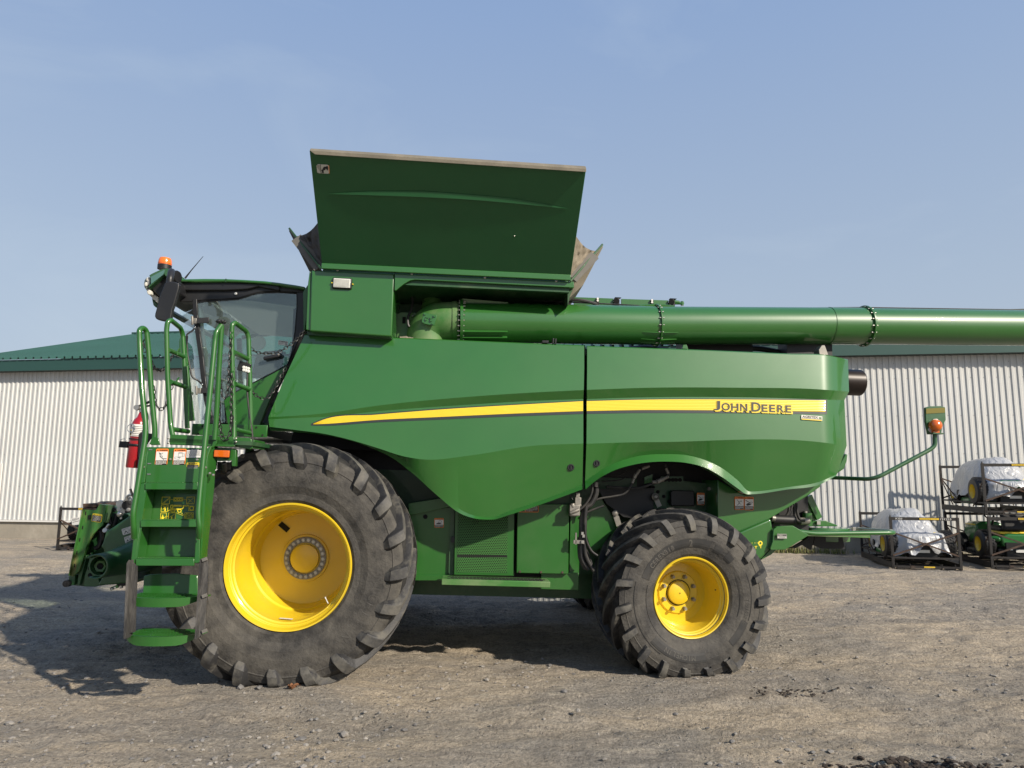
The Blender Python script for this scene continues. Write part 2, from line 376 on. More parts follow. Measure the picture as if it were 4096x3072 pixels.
tcg = nt.nodes.new('ShaderNodeTexCoord'); spg = nt.nodes.new('ShaderNodeSeparateXYZ'); nt.links.new(tcg.outputs['Generated'], spg.inputs[0])
rmp = nt.nodes.new('ShaderNodeValToRGB'); rmp.color_ramp.elements[0].position = .02; rmp.color_ramp.elements[0].color = (.69,.79,.91,1)
rmp.color_ramp.elements[1].position = 1; rmp.color_ramp.elements[1].color = (.26,.45,.90,1)
for ps, cl in ((.25, (.59,.735,.94,1)), (.58, (.41,.60,.97,1))):
    ee = rmp.color_ramp.elements.new(ps); ee.color = cl
nt.links.new(spg.outputs[2], rmp.inputs[0]); vm = nt.nodes.new('ShaderNodeVectorMath'); vm.operation = 'SCALE'; vm.inputs['Scale'].default_value = 4.0
nt.links.new(rmp.outputs[0], vm.inputs[0]); nt.links.new(vm.outputs[0], mixs.inputs[7])
nt.links.new(hsv.outputs[0], mixs.inputs[6])
tcs = nt.nodes.new('ShaderNodeTexCoord'); mps = nt.nodes.new('ShaderNodeMapping'); mps.inputs['Scale'].default_value = (1.0, 1.0, 2.6); mps.inputs['Rotation'].default_value = (0, .5, 0); nzs = nt.nodes.new('ShaderNodeTexNoise')
nzs.inputs['Scale'].default_value = 2.2; nzs.inputs['Detail'].default_value = 6; nzs.inputs['Roughness'].default_value = .55; nzs.inputs['Distortion'].default_value = .8
nt.links.new(tcs.outputs['Generated'], mps.inputs[0]); nt.links.new(mps.outputs[0], nzs.inputs['Vector'])
mrs = nt.nodes.new('ShaderNodeMapRange'); mrs.inputs[1].default_value = .48; mrs.inputs[2].default_value = .80; mrs.inputs[4].default_value = .25; nt.links.new(nzs.outputs['Fac'], mrs.inputs[0])
mxc = nt.nodes.new('ShaderNodeMix'); mxc.data_type = 'RGBA'; nt.links.new(mrs.outputs[0], mxc.inputs[0]); nt.links.new(mixs.outputs[2], mxc.inputs[6]); mxc.inputs[7].default_value = (3.6, 4.15, 4.6, 1)   # faint high cloud
nt.links.new(mxc.outputs[2], bg.inputs[0]); bg.inputs[1].default_value = .105
sd = bpy.data.lights.new('sun', 'SUN'); sd.energy = 4.4; sd.angle = rad(1.2); sd.color = (1.0, .90, .76)
so = bpy.data.objects.new('sun', sd); COL.objects.link(so); so.rotation_euler = SUN_DIR.to_track_quat('Z', 'Y').to_euler(); so.location = (10,-10,12)
scene.view_settings.view_transform = 'Standard'; scene.view_settings.look = 'None'; scene.view_settings.gamma = 1; scene.view_settings.exposure = 0.70
scene.cycles.max_bounces = 8; scene.cycles.transparent_max_bounces = 16; scene.cycles.use_denoising = True

# ---------------------------------------------------------------- ground
_NT = {}
def vnoise(x, y, seed):
    T = _NT.get(seed)
    if T is None: T = _NT[seed] = np.random.RandomState(seed).rand(256, 256).astype(np.float32)
    xi = np.floor(x).astype(int); yi = np.floor(y).astype(int); fx = x-xi; fy = y-yi
    fx = fx*fx*(3-2*fx); fy = fy*fy*(3-2*fy)
    a = T[xi&255, yi&255]; b = T[(xi+1)&255, yi&255]; c = T[xi&255, (yi+1)&255]; d = T[(xi+1)&255, (yi+1)&255]
    return (a*(1-fx)+b*fx)*(1-fy)+(c*(1-fx)+d*fx)*fy-.5
def fbm(x, y, seed, octs=4, g=.5):
    s = 0; a = 1
    for i in range(octs): s = s+a*vnoise(x*2**i+7.3*i, y*2**i+3.1*i, seed+i); a *= g
    return s
def spaced(lo, hi, step, far, gr=1.25):
    a = list(np.arange(lo, hi+1e-6, step)); s = step; x = hi
    while x < far: s *= gr; x += s; a.append(x)
    s = step; x = lo; b = []
    while x > -far: s *= gr; x -= s; b.append(x)
    return np.array(b[::-1]+a)
def gheight(X, Y):
    near = 1/(1+np.exp((np.hypot(X, Y)-17)/3))
    tr = np.sin((X*.35+Y*1.0)*2.2+fbm(X*.4, Y*.4, 5)*3)
    h = .028*fbm(X*.7, Y*.9, 11, 3)+.030*fbm(X*3.2, Y*4.5, 21, 3)+.030*fbm(X*8, Y*12, 31, 3, .65)*near
    h = h+.012*tr*near
    # tyre tracks: pairs of pressed lug marks
    for ox, oy, ang, wd in ((0, 4.95, .03, .26), (3.2, 5.0, -.55, .26), (-3, 8.3, .05, .28), (4.5, 8.9, .08, .28), (0, 6.9, -.06, .26)):
        ca, sa = math.cos(ang), math.sin(ang); u = (X-ox)*ca+(Y-oy)*sa; v = -(X-ox)*sa+(Y-oy)*ca+.10*np.sin(u*.5+ox)
        if abs(ang) > .3: lim = 1/(1+np.exp(-(u+1.2)*4))*1/(1+np.exp((u-2.5)*4))
        else: lim = 1
        inb = 1/(1+np.exp((np.abs(v)-wd)*40)); h = h-inb*lim*(.012+.020*(np.sin(2*math.pi*(u+np.abs(v)*.9*np.sign(v))/.23) > .2)*(.6+fbm(u*.8, v*2, 91)))
    # churned soil ridges in the foreground and a low heap at the bottom right
    h = h+.05*np.exp(-((X-2.28)**2/.25+(Y-4.15)**2/.03))*(1+1.2*fbm(X*9, Y*9, 41))
    h = h+.045*np.exp(-((X-.36)**2/.10+(Y-5.15)**2/.05))*(1+1.5*fbm(X*10, Y*10, 43))
    h = h+.03*np.exp(-((X-2.1)**2/.25+(Y-5.5)**2/.04))*(1+1.5*fbm(X*10, Y*10, 47))
    h = h-.035*np.exp(-((X-.41)**2/.20+(Y-9.9)**2/.06))
    for tx, ty, zz in ((-1.75, 6.05, .028), (1.47, 6.5, -.01)):
        wgt = np.exp(-(((X-tx)/.75)**4+((Y-ty)/.62)**4)); h = h*(1-wgt*.8)+zz*wgt
    return h
def hz(x, y): return float(gheight(np.array([x], float), np.array([y], float))[0])
xs = np.concatenate([spaced(-9, 10, .05, 600)]); ys = spaced(3.2, 19, .04, 600)
GX, GY = np.meshgrid(xs, ys); GZ = gheight(GX, GY)
nx, ny = len(xs), len(ys); me = bpy.data.meshes.new('ground')
me.vertices.add(nx*ny); me.vertices.foreach_set('co', np.stack([GX, GY, GZ], -1).astype(np.float32).ravel())
idx = np.arange(nx*ny).reshape(ny, nx); q = np.stack([idx[:-1,:-1], idx[:-1,1:], idx[1:,1:], idx[1:,:-1]], -1).reshape(-1, 4)
me.loops.add(q.size); me.loops.foreach_set('vertex_index', q.ravel().astype(np.int32)); me.polygons.add(len(q))
me.polygons.foreach_set('loop_start', (np.arange(len(q))*4).astype(np.int32)); me.polygons.foreach_set('loop_total', np.full(len(q), 4, np.int32))
me.polygons.foreach_set('use_smooth', np.ones(len(q), bool)); me.update(calc_edges=True); me.validate()
ground = bpy.data.objects.new('ground', me); COL.objects.link(ground); tag(ground, kind='structure')
def groundmat():
    m = bpy.data.materials.new('ground'); m.use_nodes = True; nt = m.node_tree; N = nt.nodes; Lk = nt.links; b = N['Principled BSDF']
    b.inputs['Roughness'].default_value = .92; b.inputs['Specular IOR Level'].default_value = .25
    tc = N.new('ShaderNodeTexCoord')
    def nz(sc, det=6, rg=.6, st=(1,1,1), dist=0, rot=0):
        mp = N.new('ShaderNodeMapping'); mp.inputs['Scale'].default_value = st; mp.inputs['Rotation'].default_value = (0,0,rot); Lk.new(tc.outputs['Object'], mp.inputs[0])
        n = N.new('ShaderNodeTexNoise'); n.inputs['Scale'].default_value = sc; n.inputs['Detail'].default_value = det; n.inputs['Roughness'].default_value = rg; n.inputs['Distortion'].default_value = dist
        Lk.new(mp.outputs[0], n.inputs['Vector']); return n.outputs['Fac']
    def ramp(s, lo, hi, a=0, c=1):
        r = N.new('ShaderNodeMapRange'); r.inputs[1].default_value = lo; r.inputs[2].default_value = hi; r.inputs[3].default_value = a; r.inputs[4].default_value = c; Lk.new(s, r.inputs[0]); return r.outputs[0]
    def mix(f, A, B, mode='MIX'):
        x = N.new('ShaderNodeMix'); x.data_type = 'RGBA'; x.blend_type = mode
        if isinstance(f, (int,float)): x.inputs[0].default_value = f
        else: Lk.new(f, x.inputs[0])
        for i, c in ((6, A), (7, B)):
            if isinstance(c, tuple): x.inputs[i].default_value = (*c, 1)
            else: Lk.new(c, x.inputs[i])
        return x.outputs[2]
    tan = (.42,.355,.268); grey = (.265,.245,.215); dark = (.13,.115,.10)
    c = mix(ramp(nz(.55, 6, .65, (.6,1.3,1), 1.0, .3), .40, .62), tan, grey)
    c = mix(ramp(nz(2.2, 6, .7, (.35,1.6,1), .6, -.2), .50, .66, 0, .75), c, grey)
    c = mix(ramp(nz(1.1, 7, .7, (.5,1.4,1), .8, .5), .60, .72, 0, .65), c, dark)
    c = mix(ramp(nz(3.2, 5, .7, (.25,2.6,1), 1.5, .15), .52, .60, 0, .55), c, (.20,.18,.155))
    c = mix(ramp(nz(5.0, 5, .7, (.25,2.2,1), 1.2, -.35), .56, .66, 0, .6), c, (.46,.41,.33))
    c = mix(ramp(nz(38, 4, .7), .30, .72), mix(1.0, c, (.62,.61,.60), 'MULTIPLY'), mix(1.0, c, (1.28,1.27,1.25), 'MULTIPLY'))
    v = N.new('ShaderNodeTexVoronoi'); v.inputs['Scale'].default_value = 42; v.inputs['Randomness'].default_value = 1; Lk.new(tc.outputs['Object'], v.inputs['Vector'])
    cs = N.new('ShaderNodeSeparateColor'); Lk.new(v.outputs['Color'], cs.inputs[0])
    peb = N.new('ShaderNodeMath'); peb.operation = 'MULTIPLY'; Lk.new(ramp(v.outputs['Distance'], .30, .18), peb.inputs[0]); Lk.new(ramp(cs.outputs[0], .80, .84), peb.inputs[1])
    c = mix(peb.outputs[0], c, mix(cs.outputs[1], (.12,.115,.11), (.42,.38,.32)))
    Lk.new(c, b.inputs['Base Color'])
    h = N.new('ShaderNodeMath'); h.operation = 'MULTIPLY_ADD'; Lk.new(nz(26, 6, .75), h.inputs[0]); h.inputs[1].default_value = 1.0; Lk.new(peb.outputs[0], h.inputs[2])
    h2 = N.new('ShaderNodeMath'); h2.operation = 'ADD'; Lk.new(h.outputs[0], h2.inputs[0]); h2.inputs[1].default_value = 0
    bp = N.new('ShaderNodeBump'); bp.inputs['Strength'].default_value = 1.0; bp.inputs['Distance'].default_value = .045; Lk.new(h2.outputs[0], bp.inputs['Height']); Lk.new(bp.outputs[0], b.inputs['Normal'])
    return m
me.materials.append(groundmat())

# loose gravel: a few thousand angular stones as one body of stuff
def stone_geo(mb, c, r, rng, mi=0):
    vs = []
    base = [(0,0,1),(0,0,-.6)]+[(math.cos(a), math.sin(a), z) for z, off in ((.45,0),(-.25,.5)) for a in [2*math.pi*(k+off)/5 for k in range(5)]]
    sx, sy, sz = rng.uniform(.7,1.3), rng.uniform(.6,1.1), rng.uniform(.45,.8); rz = rng.uniform(0,6.28); cz, sn = math.cos(rz), math.sin(rz)
    for x, y, z in base:
        j = rng.uniform(.78,1.18); x *= sx*j*r; y *= sy*j*r; z *= sz*j*r; vs.append((c[0]+x*cz-y*sn, c[1]+x*sn+y*cz, c[2]+z))
    fs = [(0,2+k,2+(k+1)%5) for k in range(5)]+[(1,7+(k+1)%5,7+k) for k in range(5)]
    for k in range(5): fs += [(2+k,7+k,2+(k+1)%5), (7+k,7+(k+1)%5,2+(k+1)%5)]
    mb.add(vs, fs, mi)
rng = random.Random(3); mb = MB()
for i in range(9500):
    yy = 3.9+9*rng.random()**1.6; xx = rng.uniform(-.80, .80)*yy
    if fbm(np.array([xx*.8]), np.array([yy*.8]), 77, 2)[0] < rng.uniform(-.40,.42): continue
    r = .0045+.017*rng.random()**3.4; stone_geo(mb, (xx, yy, hz(xx, yy)+r*.15), r, rng, 0 if rng.random() < .7 else 1)
obj('gravel', mb, ['stone','stone_dark'], kind='stuff', smooth=0)
# single stones that stand out
st = [('P',528,1500,.040),('P',690,1572,.036),('P',552,1548,.030),('P',700,1606,.022),('P',430,1590,.034),('P',18,1538,.036),('P',640,1590,.020),('P',1110,1510,.028),
      ('P',1222,1535,.030),('P',1240,1562,.026),('P',560,1445,.020),('P',1085,1472,.016),('P',62,1430,.026),('P',868,1478,.018),('P',1680,1492,.030),('P',300,1470,.020),('P',820,1575,.022),('P',110,1618,.024)]
st = [('P',519,1485+8,.034),('P',537,1480,.020),('P',867,1479,.018),('P',560,1493,.028),('P',470,1478,.016),('P',23,1556,.030),('P',652,1585,.030),('P',743,1578,.032),('P',596,1632,.030),
      ('P',421,1603,.016),('P',99,1626,.014),('P',120,1490,.014),('P',1220,1497,.024),('P',1248,1548,.022),('P',1175,1556,.016),('P',1682,1492,.026),('P',815,1577,.014),('P',1060,1560,.014)]
for i, (c_, x, y, r) in enumerate(st):
    p = WORLD.PZ(c_, x, y, 0); rg = random.Random(100+i); mb = MB(); stone_geo(mb, (0,0,0), r, rg, 0)
    o = obj('stone', mb, 'stone' if i % 3 else 'stone_dark', smooth=0, group='loose stones on the gravel yard', cat='stone', label='x')
    o.location = (p.x, p.y, hz(p.x, p.y)+r*.25); md = o.modifiers.new('s','SUBSURF'); md.levels = md.render_levels = 1; md.subdivision_type = 'SIMPLE'; o['_px'] = (x, y)
labs = ['largest pale stone lying left of the tall front tyre shadow','small grey stone beside a larger one near the ladder shadow','rounded pale stone right below the front tyre tread','flat pale stone in front of the ladder shadow edge','small stone on the shadow edge below the ladder',
  'tan stone at the far left edge of the yard','angular grey stone in the small churned patch, left one of two','angular dark stone in the small churned patch, right one of two','upright pale stone nearest the bottom of the picture left of centre','little rounded stone low on the left of the yard',
  'dark flat stone in the bottom left corner','small stone at the left tip of the machine shadow','pale stone on the churned ruts below the side step','pale stone lower on the churned ruts between the wheels','small stone at the left of the churned ruts','grey lump beside the tyre tracks right of the rear wheel',
  'small stone below the front tyre in open ground','small stone left of the churned ruts in the foreground']
for o, l in zip([o for o in bpy.data.objects if o.name.split('.')[0] == 'stone'], labs): o['label'] = l
for o in bpy.data.objects:
    if '_px' in o: del o['_px']
# crumpled dry leaf by the tyre
p = WORLD.PZ('P', 634, 1496, 0); mb = MB(); rng = random.Random(5)
for k in range(5):
    rows = []; a0 = rng.uniform(0, 6.28); cx, cy = rng.uniform(-.03,.03), rng.uniform(-.015,.015)
    for i in range(5):
        rows.append([Vector((cx+(i-2)*.016*math.cos(a0)-(j-2)*.009*math.sin(a0), cy+(i-2)*.016*math.sin(a0)+(j-2)*.009*math.cos(a0), .012+.010*math.sin(i*1.3+k)+.012*abs(j-2)/2+rng.uniform(0,.004))) for j in range(5)])
    mb.grid(rows)
o = obj('dry_leaf', mb, 'leaf', label='crumpled brown dry leaf on the gravel below the front tyre', cat='leaf'); o.location = (p.x, p.y, hz(p.x, p.y))
# dark soil heap
mb = MB(); rng = random.Random(8)
for k in range(420):
    x = rng.gauss(0, .22); y = rng.gauss(0, .06); r = rng.uniform(.006,.020); c0 = (2.28+x, 4.15+y)
    stone_geo(mb, (c0[0], c0[1], hz(*c0)+r*.2), r, rng, 0)
obj('loose_soil', mb, 'soil', kind='stuff', smooth=0)
mb = MB(); rng = random.Random(9)
for k in range(110):
    c = WORLD.PZ('P', 1700+rng.gauss(0,45), 1499+rng.gauss(0,9), 0); r = .004+.012*rng.random()**2; stone_geo(mb, (c.x, c.y, hz(c.x, c.y)+r*.3), r, rng, 0)
obj('loose_soil', mb, 'soil', kind='stuff', smooth=0)
# puddle
c = WORLD.PZ('P', 1170, 1293, 0); mb = MB(); n = 40
pts = [Vector((c.x+(.44+.10*math.sin(3*a)+.05*math.sin(7*a))*math.cos(a), c.y+(.20+.03*math.sin(4*a))*math.sin(a), -.018)) for a in [2*math.pi*k/n for k in range(n)]]
mb.add(pts, [tuple(range(n))]); obj('puddle', mb, 'puddle', kind='structure', smooth=0)
PUD = (c.x, c.y)

# ---------------------------------------------------------------- warehouse
WY = rad(-8.0)
A0 = Vector((-13.5, 19.1, 0)); BM = Matrix.Translation(A0) @ Matrix.Rotation(WY, 4, 'Z'); BF = Frame(BM)
bld = empty('warehouse', BM, 'long low warehouse of cream ribbed steel siding with a green metal roof behind the harvester', 'warehouse')
xl = BF.P('P', -60, 900, 0).x; XR = 46; ZB = .48; ZE = 4.38; PER = None
def wallmat(name, col, vs=.06):
    return mat(name, col, .55, var=vs, vscale=.6, dust=.12, dscale=.8, dustcol=(.42,.38,.30))
wallmat('siding', (.47,.475,.462)); mat('roof_green', (.026,.082,.070), .62, var=.08, vscale=.5); mat('fascia_green', (.018,.058,.050), .5)
mat('concrete', (.27,.245,.20), .9, var=.22, vscale=1.6, dust=.5, dscale=3, dustcol=(.18,.155,.12), bump=.4, bscale=30); mat('soffit', (.04,.05,.048), .8)
# siding: box-rib profile
d = .134; mb = MB(); n = int((XR-xl)/d); prof = []
for k in range(n):
    x = xl+k*d
    prof += [(x,0),(x+.040,0),(x+.055,-.020),(x+.099,-.020),(x+.114,0)]
prof.append((xl+n*d, 0))
mb.grid([[Vector((x, y, ZE+.08)) for x, y in prof], [Vector((x, y, ZB)) for x, y in prof]])
for zz in (1.35, 2.2, 3.05, 3.9, 4.25):             # screw rows
    for k in range(0, n, 2): mb.box((xl+k*d+.020, -.003, zz), (.012,.006,.012), None, 1)
obj('wall', mb, ['siding','steel_dull'], bld, smooth=0)
mb = MB(); mb.bb((xl,.02,-.3),(XR,.3,ZB+.02)); obj('foundation', mb, 'concrete', bld, smooth=0)
mb = MB(); mb.bb((xl,-.045,ZB-.05),(XR,.02,ZB-.005)); obj('base_trim', mb, 'white', bld, smooth=0)
OV = .26; slope = .305; EZ = ZE+.03; DEPTH = 13.6
mb = MB(); mb.bb((xl-.35,-OV,EZ),(XR,-OV+.03,EZ+.30)); obj('fascia', mb, 'fascia_green', bld, smooth=0)
mb = MB(); mb.bb((xl-.35,-OV+.035,EZ),(XR,.06,EZ+.03)); obj('soffit', mb, 'soffit', bld, smooth=0)
mb = MB(); rp = .2286; m_ = int((XR-xl+.4)/rp); prof = []
for k in range(m_):
    x = xl-.4+k*rp; prof += [(x,0),(x+.05,0),(x+.056,.06),(x+.10,.06),(x+.106,0)]
prof.append((xl-.4+m_*rp,0)); zr = EZ+.30
HR = (DEPTH/2+OV)
for yy0, yy1, s in ((-OV-.04, DEPTH/2, 1), (DEPTH/2, DEPTH+.3, -1)):
    za = zr+(0 if s == 1 else HR*slope); zb = za+s*HR*slope
    f0 = len(mb.f); mb.grid([[Vector((x, yy0, za+h)) for x, h in prof], [Vector((x, yy1, zb+h)) for x, h in prof]])
    for fi in range(f0, len(mb.f)):
        if (fi-f0) % 5 in (0, 1): mb.m[fi] = 1  # pan and rib side darkened to paint in rib shade
mat('roof_rib_shade', (.012,.038,.034), .75, var=.2, vscale=1.5); obj('roof', mb, ['roof_green','roof_rib_shade'], bld, smooth=0)  # darker green paints shade lines along the roof ribs
mb = MB(); mb.beam((xl-.4,DEPTH/2,zr+HR*slope+.05),(XR,DEPTH/2,zr+HR*slope+.05),.30,.06,up=(0,0,1)); obj('ridge_cap', mb, 'fascia_green', bld, smooth=0)
mb = MB()
mb.prism([Vector((xl,0,ZB)),Vector((xl,DEPTH,ZB)),Vector((xl,DEPTH,ZE)),Vector((xl,DEPTH/2,ZE+HR*slope)),Vector((xl,0,ZE))],(.02,0,0)); obj('gable_wall', mb, 'siding', bld, smooth=0)
# window at the left edge of the frame
w0 = BF.P('J', -6, 960, -.04); w1 = BF.P('J', 14, 955, -.04); wb = BF.P('J', -4, 1225, -.04)
mb = MB(); mb.bb((w1.x-.95,-.05,wb.z),(w1.x,-.01,w1.z)); wn = obj('window', mb, 'white', bld, smooth=0)
mb = MB(); mb.bb((w1.x-.88,-.058,wb.z+.07),(w1.x-.07,-.05,w1.z-.07)); mat('pane', (.012,.045,.035), .08, coat=1); obj('pane', mb, 'pane', wn, smooth=0)
# low grass and weeds along the foundation
def tufts(name, spots, seed, label_kind):
    rg = random.Random(seed); mb = MB()
    for (x, y, nb, hh) in spots:
        for k in range(nb):
            bx = x+rg.gauss(0,.16); by = y+rg.gauss(0,.06); a = rg.uniform(0,6.28); h = hh*rg.uniform(.4,1.2); l = rg.uniform(.1,.6)*h; wd = rg.uniform(.004,.009)
            dx, dy = math.cos(a), math.sin(a); z0 = 0
            mb.add([(bx-dy*wd,by+dx*wd,z0),(bx+dy*wd,by-dx*wd,z0),(bx+dx*l*.4+dy*wd*.7,by+dy*l*.4-dx*wd*.7,h*.6),(bx+dx*l*.4-dy*wd*.7,by+dy*l*.4+dx*wd*.7,h*.6),(bx+dx*l,by+dy*l,h)], [(0,1,2,3),(3,2,4)], 0 if rg.random() < .75 else 1)
    return obj(name, mb, ['grass','grass_dry'], kind='stuff', smooth=0)
sp = []
rg = random.Random(12)
for k in range(34):
    q = BF.m @ Vector((BF.P('P', rg.uniform(1590,1800), 1180, 0).x, -.18-rg.random()*.15, 0)); sp.append((q.x, q.y, 40, rg.uniform(.10,.26)))
for k in range(46):
    q = BF.m @ Vector((BF.P('P', rg.uniform(0,2200), 1180, 0).x, -.10-rg.random()*.12, 0)); sp.append((q.x, q.y, 8, rg.uniform(.05,.12)))
tufts('grass', sp, 4, '')
# ================================================================ the combine harvester
HV = empty('combine_harvester', MM, 'big green combine harvester with yellow wheels and open grain tank parked side-on in the yard', 'combine harvester')
def D(x, y, yl): return P('P', x, y, yl)
def poly(c, pts, yl): return [P(c, x, y, yl if not callable(yl) else yl(x, y)) for x, y in pts]
IN = Vector((0,1,0))
def plate(name, c, pts, yl, th, mats='green', parent=HV, bevel=.004, label=None, **k):
    mb = MB(); mb.prism(poly(c, pts, yl), IN*th); return obj(name, mb, mats, parent, bevel=bevel, label=label, **k)
def curve(pts, lin=False):
    X = np.array([p[0] for p in pts], float); Yv = np.array([p[1] for p in pts], float)
    if lin or len(pts) < 3: return lambda x: float(np.interp(x, X, Yv))
    dl = np.diff(Yv)/np.diff(X); m = np.zeros(len(X)); m[0] = dl[0]; m[-1] = dl[-1]
    for i in range(1, len(X)-1):
        m[i] = 0 if dl[i-1]*dl[i] < 0 else (dl[i-1]*(X[i+1]-X[i])+dl[i]*(X[i]-X[i-1]))/(X[i+1]-X[i-1])
    def f(x):
        x = min(max(x, X[0]), X[-1]); i = min(int(np.searchsorted(X, x, side='right'))-1, len(X)-2); i = max(i, 0)
        h = X[i+1]-X[i]; t = (x-X[i])/h
        return float((2*t**3-3*t**2+1)*Yv[i]+(t**3-2*t**2+t)*h*m[i]+(-2*t**3+3*t**2)*Yv[i+1]+(t**3-t**2)*h*m[i+1])
    return f
PY = .20
class Panel:
    def __init__(s, rows, wrap=None): s.rows = [(curve(p, lin), p[0][0], p[-1][0], off) for p, lin, off in rows]; s.wrap = wrap or (lambda x: 0)
    def pos(s, r, t):
        f, a, b, off = s.rows[r]; x = a+(b-a)*t; o = off(x) if callable(off) else off
        return P('P', x, f(x), PY+o+s.wrap(x))
    def depth(s, x, y):                          # depth of the panel face at a spot
        ys = []
        for f, a, b, off in s.rows: ys.append((f(x), off(x) if callable(off) else off))
        for (y0, o0), (y1, o1) in zip(ys, ys[1:]):
            if y0 <= y <= y1: return PY+o0+(o1-o0)*(y-y0)/max(1e-6, y1-y0)+s.wrap(x)
        return PY+ys[-1][1]
    def build(s, name, n, back=.10):
        ts = [i/n for i in range(n+1)]; R = len(s.rows); rows = []
        top = [s.pos(0, t) for t in ts]
        rows.append([p+Vector((0,back+.1,.012)) for p in top]); rows.append([p+Vector((0,.012,.010)) for p in top])
        for r in range(R): rows.append([s.pos(r, t) for t in ts])
        rows.append([p+Vector((0,back,.0)) for p in rows[-1]])
        # left and right returns
        for row in rows: row.insert(0, row[0]+Vector((.002,.09,0))); row.append(row[-1]+Vector((-.002,.09,0)))
        mb = MB(); mb.grid(rows); return obj(name, mb, 'green', HV, smooth=13, bevel=0, weld=False)
# front side panel
Tf = [(658,724),(700,726),(916,733.5),(1262,748)]
PA = Panel([(Tf, True, .12), ([(614,818),(1262,795)], True, .055),
  ([(580,901),(640,898),(700,893),(810,877),(1015,857),(1150,848),(1261,842.5)], False, 0),
  ([(580,906),(640,903),(700,900.5),(810,889),(1015,874),(1150,866),(1260,862)], False, lambda x: .045*min(1, max(.12,(x-600)/500))),
  ([(582,922),(640,929),(700,937),(760,951),(810,966),(878,987),(930,993),(1015,984),(1152,963),(1260,958)], False, .0),
  ([(583,926),(690,934.5),(740,942),(800,960),(850,981),(900,1016),(950,1062),(1000,1104),(1030,1115),(1062,1117),(1100,1104),(1180,1077),(1258,1048)], False, lambda x: .05 if x < 900 else .05+.03*min(1,(x-900)/100)),
  ([(584,930),(688,938.5),(738,947),(796,965.5),(845,988),(893,1024),(943,1069),(994,1109),(1026,1120),(1062,1122.5),(1101,1112),(1182,1085),(1258,1057)], False, lambda x: .075-.07*min(1,max(0,(x-1010)/80)))])
pa = PA.build('side_panel', 150); pa['label'] = 'front side panel sweeping over the tall front wheel'
wr = lambda x: .22*max(0,(x-1775)/58)**2.0
PBn = Panel([([(1268.5,749),(1500,757),(1700,765.5),(1793,769.5),(1832,778)], False, .12), ([(1268.5,795),(1833,812)], True, .055),
  ([(1268,842),(1404,837.5),(1600,837.5),(1760,840.5),(1834,846)], False, 0),
  ([(1268,862),(1404,858.2),(1600,858.2),(1824,864.5)], False, .045),
  ([(1267,958.5),(1404,955),(1783,956.5),(1829,963)], False, 0),
  ([(1264,1039),(1318,1005),(1370,987),(1435,981),(1481,983),(1523,994),(1562,1013),(1595,1039),(1620,1062),(1700,1052.5),(1775,1039),(1808,1024)], False, .07),
  ([(1265,1057),(1286,1039),(1318,1020),(1370,1003.5),(1435,997),(1481,999.6),(1523,1010),(1562,1032),(1591,1053),(1616,1068),(1700,1057.5),(1775,1045),(1806,1028)], False, lambda x: .0 if x < 1560 else .0+.06*min(1,(x-1560)/60))], wr)
pb = PBn.build('side_panel', 150); pb['label'] = 'rear side panel with the lettered yellow stripe'
# yellow stripe with fine ridges
def stripe(name, pan, top, bot, x0, x1, mats, lift=.004, ridges=7, n=60):
    ft, fb = curve(top), curve(bot); rows = []; K = ridges*4 if ridges else 2
    for k in range(K+1):
        t = k/K; row = []
        for i in range(n+1):
            x = x0+(x1-x0)*i/n; y = ft(x)+(fb(x)-ft(x))*t; dd = pan.depth(x, y)-lift-(.0022*(1-abs(math.sin(math.pi*t*ridges)))*-1 if ridges else 0)
            row.append(P('P', x, y, dd))
        rows.append(row)
    mb = MB(); mb.grid(rows); return obj(name, mb, mats, HV, smooth=60, solid=.0)
tA = [(677,915),(700,906),(810,896),(947,885),(1100,875.5),(1261,866.5)]; bA = [(677,917),(700,916),(810,907.6),(947,901),(1100,894),(1261,888)]
kA = [(672,919),(700,919.5),(810,912.5),(947,906.5),(1100,899.8),(1261,894)]; uA = [(672,915),(700,903.5),(810,893.5),(947,882.5),(1100,873.5),(1261,864.8)]
stripe('stripe_border', PA, uA, kA, 672, 1259.5, 'black_band', .0025, 0); stripe('stripe', PA, tA, bA, 677, 1259.5, 'stripe', .006, 7)
tB = [(1267,866.5),(1404,863.2),(1600,863.2),(1784,865)]; bB = [(1267,888),(1404,885.8),(1600,887),(1783,889.5)]
uB = [(1267,864.8),(1404,861.6),(1600,861.2),(1787,862.8)]; kB = [(1267,893.8),(1404,892),(1600,892.8),(1786,894.8)]
stripe('stripe_border', PBn, uB, kB, 1267.5, 1786.5, 'black_band', .0025, 0); stripe('stripe', PBn, tB, bB, 1267.5, 1783.2, 'stripe', .006, 7)
# lettering
def on_panel(pan, c, x, y):
    u, v = src(c, x, y); u /= 1.8517; v /= 1.8517; return P('P', u, v, pan.depth(u, v)-.007)
dc = Decal(on_panel(PBn,'R',190,352), on_panel(PBn,'R',1245,390), on_panel(PBn,'R',190,480), (0,-1,0))
dc.n = (dc.n).normalized()
word = [('J',190,272,0,1),('O',290,405,.18,.995),('H',420,520,.2,.99),('N',542,640,.2,.985),('D',697,822,0.0,1),('E',832,915,.2,.99),('E',938,1018,.2,.99),('R',1046,1140,.2,.985),('E',1160,1238,.2,.985)]
def word_geo(mi, dx, dy, layer, grow=0, bold=.0):
    for ch, x0, x1, a, b in word:
        u0 = (x0-190)/1055+dx-grow; u1 = (x1-190)/1055+dx+grow; y0 = a+dy-grow*6; y1 = b+dy+grow*6
        dc.text(ch, u0, y0, u1, y1, mi, layer, bold)
word_geo(1, .012, .09, 1, .008, .075); word_geo(1, .004, .02, 1.3, .008, .075); word_geo(0, 0, 0, 3, 0, .022)
obj('lettering', dc.mb, ['ink','stripe'], HV, smooth=0)
